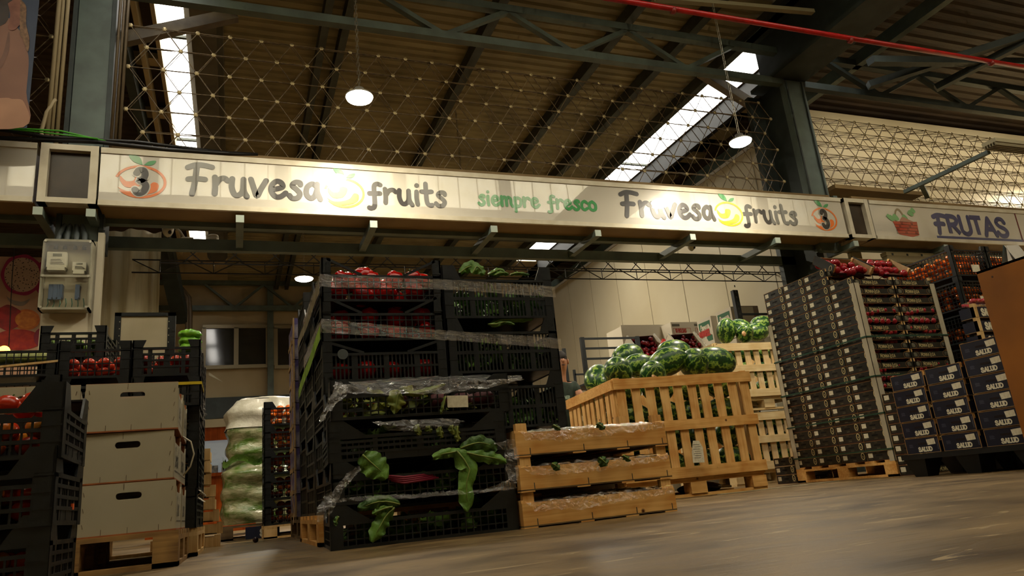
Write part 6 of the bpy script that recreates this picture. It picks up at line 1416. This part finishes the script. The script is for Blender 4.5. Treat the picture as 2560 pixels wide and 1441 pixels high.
# ------------------------------------------------------------------ navy SALUD boxes on a black plastic pallet
nav = mat('navy_board', '0c1024', .5, 0, '111730', 8); lw = mat('letter_cream', 'f0ead0', .55)
def salud():
    """box .40 deep (x), .268 along y, .108 high; printed side faces -x"""
    t = T('navy_box', 'box'); w, d, h = .40, .268, .107
    t.part('base', MB().box(-w/2, w/2, -d/2, d/2, 0, .004), kraft)
    e = t.part('printed_board', MB().box(-w/2, -w/2+.005, -d/2, d/2, .003, h), nav); Q_ = lambda u, v: (-w/2-.0012, -u, v)
    m2 = MB(); text(m2, 'SALUD', .026, .0042, Q_, -.035, .014, sx=1.28, sharp=True, serif=.0068, gap=.05); t.sub(e, 'lettering', m2, lw, fix=False)
    m2 = MB(); m2.add([Q_(.045, .052), Q_(.108, .056), Q_(.105, .094), Q_(.04, .09)], [(0, 1, 2, 3)]); t.sub(e, 'label_card', m2, paperm, fix=False)
    m2 = MB(); blob(m2, Q_, [(-.03, .066), (-.026, .072), (.03, .072), (.036, .066), (.03, .06), (-.026, .06)]); t.sub(e, 'hand_hole', m2, mat('hole_red', '1c0808', .8), fix=False)
    m2 = MB()
    for k in range(4): m2.add([Q_(-.105, .045+k*.006), Q_(-.072-.004*(k % 2), .045+k*.006), Q_(-.072-.004*(k % 2), .0475+k*.006), Q_(-.105, .0475+k*.006)], [(0, 1, 2, 3)])
    for k in range(8): m2.add([Q_(.118, .02+k*.009), Q_(.126, .02+k*.009), Q_(.126, .026+k*.009), Q_(.118, .026+k*.009)], [(0, 1, 2, 3)])
    t.sub(e, 'print_line', m2, mat('print_navy_grey', '55586a', .6), fix=False)
    m2 = MB().box(-w/2-.001, -w/2+.004, -d/2, d/2, h-.003, h).box(-w/2-.001, -w/2+.004, -d/2-.001, -d/2+.003, 0, h).box(-w/2-.001, -w/2+.004, d/2-.003, d/2+.001, 0, h); t.sub(e, 'edge_line', m2, cedge)
    t.part('rear_board', MB().box(w/2-.005, w/2, -d/2, d/2, .003, h), nav)
    for s in (-1, 1):
        y0, y1 = sorted((s*d/2, s*(d/2-.005))); t.part('side_board', MB().box(-w/2+.005, w/2-.005, y0, y1, .003, .075), nav)
        y0, y1 = sorted((s*(d/2-.005), s*(d/2-.02))); t.part('corner_block', MB().box(-w/2+.005, -w/2+.025, y0, y1, .004, h+.003), woodo)
    return t
st_ = salud(); sxc = 4.455+.2
colY = (3.805, 3.512, 3.203)
for ci, (y, n, cn) in enumerate(zip(colY, (5, 5, 6), ('left', 'middle', 'right'))):
    for k in range(n):
        st_.put('navy box with white word SALUD, %s row of the %s column on the black pallet' % (ORD[k], cn), (sxc+.003*math.sin(k*2+ci), y+.004*math.sin(k*3.1), .154+k*.1115), R(.8*math.sin(k*1.9+ci)), 'navy boxes on the black pallet')
        if k == n-1: fill(plumT, 'dark plum in the top navy boxes', 'plums in the top navy boxes', sxc, y, .154+k*.1115+.02, .34, .22, 5, 3, 1, .036, .003, seed=ci)
t = thing('plastic_pallet', 'black plastic pallet with tapered feet under the navy boxes', 'pallet', (4.86, 3.48, 0))
part('deck', MB().box(-.43, .43, -.5, .5, .118, .152), blackp2, t)
for x in (-.34, 0, .34):
    for y in (-.4, 0, .4):
        mb = MB(); a, b_ = .085, .05; mb.add([(x-b_, y-b_, 0), (x+b_, y-b_, 0), (x+b_, y+b_, 0), (x-b_, y+b_, 0), (x-a, y-a, .12), (x+a, y-a, .12), (x+a, y+a, .12), (x-a, y+a, .12)], [(0, 3, 2, 1), (4, 5, 6, 7), (0, 1, 5, 4), (1, 2, 6, 5), (2, 3, 7, 6), (3, 0, 4, 7)]); part('foot', mb, blackp2, t)
# navy boxes farther back by the brown board
for k in range(5):
    p = A(2437, (860, 812, 770)[min(k, 2)], 3.95)
    z0 = A(2437, 792, 3.95).z-.004
    t = thing('navy_box', 'navy box with white letters half hidden by the brown board, %s of five' % ['top', 'second', 'third', 'fourth', 'lowest'][k], 'box', (p.x if 0 else A(2436, 780, 3.95).x, 3.95, z0-.115*k), 0, 'navy boxes behind the brown board')
    part('body', MB().box(0, .4, 0, .13, 0, .085), nav, t); mb = MB(); text(mb, 'SALUD', .05, .0085, lambda u, v: (u, -.002, v), .075, .016, sx=1.15, sharp=True, serif=.013); part('lettering', mb, lw, t, fix=False)
    part('corner_block', MB().box(0, .035, -.004, .03, .0, .112), woodl, t); part('base', MB().box(0, .4, 0, .13, -.004, 0), kraft, t)
p = A(2440, 748, 3.95)
t = thing('fruit_punnet', 'clear plastic tray of red and orange fruit on top of the hidden navy boxes', 'punnet', (A(2437, 760, 3.95).x+.02, 3.96, z0+.112))
part('tray', MB().box(0, .3, 0, .12, 0, .03), film_mat('clear_cover'), t)
for k in range(4): nectT.put('red nectarine in the clear tray by the brown board', (A(2437, 760, 3.95).x+.06+.06*k, 4.00, z0+.118), 0, 'nectarines in the clear tray', scl=.9)
pallet_T(.4, .26, .12, woodd).put('pallet under the half hidden navy boxes', (A(2436, 780, 3.95).x+.2, 4.09, 0))
zlow = z0-.115*4-.004
single('plain_carton', MB().box(0, .4, 0, .12, .12, zlow), card, 'dark plain cartons below the half hidden navy boxes', 'carton', loc=(A(2436, 780, 3.95).x, 3.96, 0))

# ------------------------------------------------------------------ mesh crates of persimmons behind
X6, Y6 = 6.1, 4.42
cpz = crate_T('black_crate', .46, .72, .295, 'grid', .86, .035, .0, .12, m=blackp)
zc = [1.665, 1.366, 1.067, .768, .469, .17]
for r_, z in enumerate(zc):
    for c in range(3 if r_ < 2 else 1):
        cpz.put('black mesh crate of orange persimmons, %s row from the top, %s column' % (ORD[r_].replace('bottom', 'first'), ('left', 'middle', 'right')[c]), (X6+.23+.468*c-(.0 if r_ else .0), Y6+.36, z), 0, 'mesh crates of persimmons at the right')
        if r_ < 4:
            fill(orangeT, 'orange persimmon in the tall mesh crates at the right', 'persimmons in the tall mesh crates', X6+.23+.468*c, Y6+.36, z+.015, .40, .66, 5, 6, 3 if r_ < 2 else 2, .044, .003, only_front=(1 if c else 0) or 1, seed=70+r_+c, scl=1.05) if (c < 2) else None
    for c in range(2 if r_ < 2 else 0):
        p = thing('paper_label', 'white paper label on a persimmon crate, row %s, column %s' % (('one', 'two')[r_], ('left', 'middle')[c]), 'label', (X6+.2+.468*c+.05, Y6-.016, z+.07)); part('paper', MB().box(-.05, .05, -.002, 0, -.035, .035), paperm, p)
pallet_T(1.45, .8, .148, woodd).put('dark pallet under the persimmon crates', (X6+.72, Y6+.42, 0))
single('crate_bench', MB().box(X6+.48, X6+1.43, Y6+.02, Y6+.7, .15, 1.36), card, 'dark cartons carrying the middle and right persimmon crates', 'carton')

# ------------------------------------------------------------------ brown counter at the right edge
bm_ = mat('hardboard_brown', 'a0600a', .65, 0, '885006', 2.2, bump=.08)
t = thing('brown_counter', 'tall counter side of orange-brown hardboard at the right edge', 'counter', (4.35, 3.02, 0))
part('side_panel', MB().box(0, .012, -2.2, 0, .172, 1.215), bm_, t); part('top', MB().box(0, .8, -2.2, .0, 1.2, 1.215), bm_, t, label='hardboard top'); part('rear_panel', MB().box(.012, .8, -.014, 0, .172, 1.2), bm_, t)
part('base_frame', MB().box(.04, .76, -2.1, -.2, .03, .17), woodd, t)
for y in (-.4, -1.8):
    for x in (.15, .65): part('caster', MB().tube([(x-.015, y, .03), (x+.015, y, .03)], .03, 12), blackp, t, True)
part('knot', MB().tube([(-.002, -.09, 1.155), (.0, -.09, 1.155)], .006, 8), mat('knot_dark', '4a2a10', .6), t)
# folded leaflet holder and jar on the counter
q = AX(2488, 660, 4.42)
t = thing('leaflet_stand', 'folded white and blue card standing on the brown counter', 'card', (4.42, 2.86, 1.215))
part('front_card', MB().add([(0, 0, 0), (.0, -.035, .0), (.03, .005, .125), (.03, .0, .125)], [(0, 1, 2, 3)]).grid(lambda u, v: Vector((.02+.1*u, -.045-.02*u+.05*v, .125*v)), 6, 6), mat('card_white', 'cfcabd', .4, 0, 'b8b2a4', 8), t, fix=False)
part('blue_sheet', MB().grid(lambda u, v: Vector((.03+.09*u, -.035+.04*v-.02*u, .001+.118*v)), 4, 4), mat('card_blue', '3a5aa0', .4, 0, '6a90b8', 6), t, fix=False)
part('rear_card', MB().grid(lambda u, v: Vector((.01+.12*u, .05-.045*v, .0+.126*v)), 4, 4), mat('card_lightblue', '7fa8c4', .4), t, fix=False)
t = thing('glass_jar', 'dark jar with a gold lid and pale label strip on the brown counter', 'jar', (4.50, 2.70, 1.215))
part('glass', MB().lathe([(.05, 0), (.056, .01), (.056, .075), (.045, .085)], 20), mat('jar_dark', '181c1c', .1), t, True); part('lid', MB().lathe([(.052, .08), (.054, .083), (.054, .10), (.05, .102)], 20), mat('lid_gold', 'c0a040', .35, .6), t, True)
mb = MB().grid(lambda u, v: Vector((.0575*math.cos(2.6+.4*u), .0575*math.sin(2.6+.4*u), .0+.095*v)), 4, 6); part('label_strip', mb, mat('label_pale', 'c8cca0', .5, 0, '7a7c50', 60), t, True, fix=False)

# lights under the sign at right and the fixture at the right edge
p = A(2135, 632, 7.3); t = thing('emergency_light', 'beige emergency light under the basket sign', 'light', p); part('case', MB().box(-.18, .12, -.04, .04, .0, .03), mat('fix_beige', 'b0a684', .5), t, bevel=.006); part('diffuser', MB().box(-.1, .1, -.035, .035, -.1, .0), mat('fix_diff', 'a89c78', .4), t, bevel=.008)
a = A(2208, 636, 7.1); b = A(2420, 650, 7.1); t = thing('fluorescent_fixture', 'long unlit fluorescent fixture under the basket sign', 'light fixture', a); w = b.x-a.x
part('case', MB().box(0, w, -.05, .05, -.03, .02), mat('fix_beige', 'b0a684'), t); part('diffuser', MB().prism([(-.05, -.03), (-.03, -.12), (.03, -.12), (.05, -.03)], 'x', .01, w-.01), mat('fix_diff2', '8e8468', .35), t)
for k in range(4): part('clip', MB().box(.1+k*.28, .13+k*.28, -.055, -.045, -.03, .0), steel_d, t)
a = A(2471, 362, 5.5); t = thing('strip_light', 'unlit ribbed strip light on a bracket at the right edge above the basket sign', 'light fixture', a)
part('case', MB().box(0, 1.6, -.1, .08, .0, .05), mat('fix_beige', 'b0a684'), t)
mb = MB()
for k in range(5): mb.box(0.0, 1.6, -.09+k*.035, -.075+k*.035, -.04, 0)
part('louvre', mb, mat('fix_diff2', '8e8468'), t)
part('arm', MB().bar(A(2472, 380, 5.6)-a, A(2262, 480, 6.9)-a, .05, .05), steel, t); part('strut', MB().bar(A(2303, 462, 6.65)-a, A(2318, 492, 7.0)-a, .06, .06), steel, t)
single('side_tray', MB().bar(A(2068, 476, 7.3), A(2286, 494, 7.3), .3, .06), soffit, 'beige cable tray on the sign beside the right pillar', 'tray')
# ------------------------------------------------------------------ light
w = bpy.data.worlds.new('world'); sc.world = w; w.use_nodes = True; w.node_tree.nodes['Background'].inputs[0].default_value = (1, .85, .6, 1); w.node_tree.nodes['Background'].inputs[1].default_value = .05
def area(name, loc, rot, sx, sy, e, col=(1, .9, .7)):
    l = bpy.data.lights.new(name, 'AREA'); l.shape = 'RECTANGLE'; l.size = sx; l.size_y = sy; l.energy = e; l.color = col; o = bpy.data.objects.new(name, l); C.objects.link(o); o.location = loc; o.rotation_euler = rot; return o
for x, y, z, e in ((-4.5, 6.0, 3.9, 40),):
    l = bpy.data.lights.new('left_fill', 'AREA'); l.shape = 'DISK'; l.size = .3; l.energy = e; l.color = (1, .86, .6); o = bpy.data.objects.new('left_fill', l); C.objects.link(o); o.location = (x, y, z)  # added fill lamp out of view on the left, no fixture
area('cladding_fill', (4, 1.2, 7.3), (R(-90), 0, 0), 22, .5, 1350, (1, .96, .86))  # added lamp: brightens the cladding for the sign's mirror image and front fill
area('wall_wash', (13.2, 7.9, 6.0), (R(40), 0, 0), 7, .1, 50, (1, .88, .66))  # added wash to brighten the pale right wall, no fixture built
sc.view_settings.view_transform = 'Standard'; sc.view_settings.look = 'None'; sc.view_settings.exposure = 0; sc.view_settings.gamma = 1
sc.cycles.max_bounces = 6; sc.cycles.diffuse_bounces = 2; sc.cycles.glossy_bounces = 2; sc.cycles.transparent_max_bounces = 10; sc.cycles.use_adaptive_sampling = True; sc.cycles.adaptive_min_samples = 12; sc.cycles.adaptive_threshold = .05
sc.cycles.use_denoising = True; sc.cycles.caustics_reflective = False; sc.cycles.caustics_refractive = False; sc.cycles.sample_clamp_indirect = 4
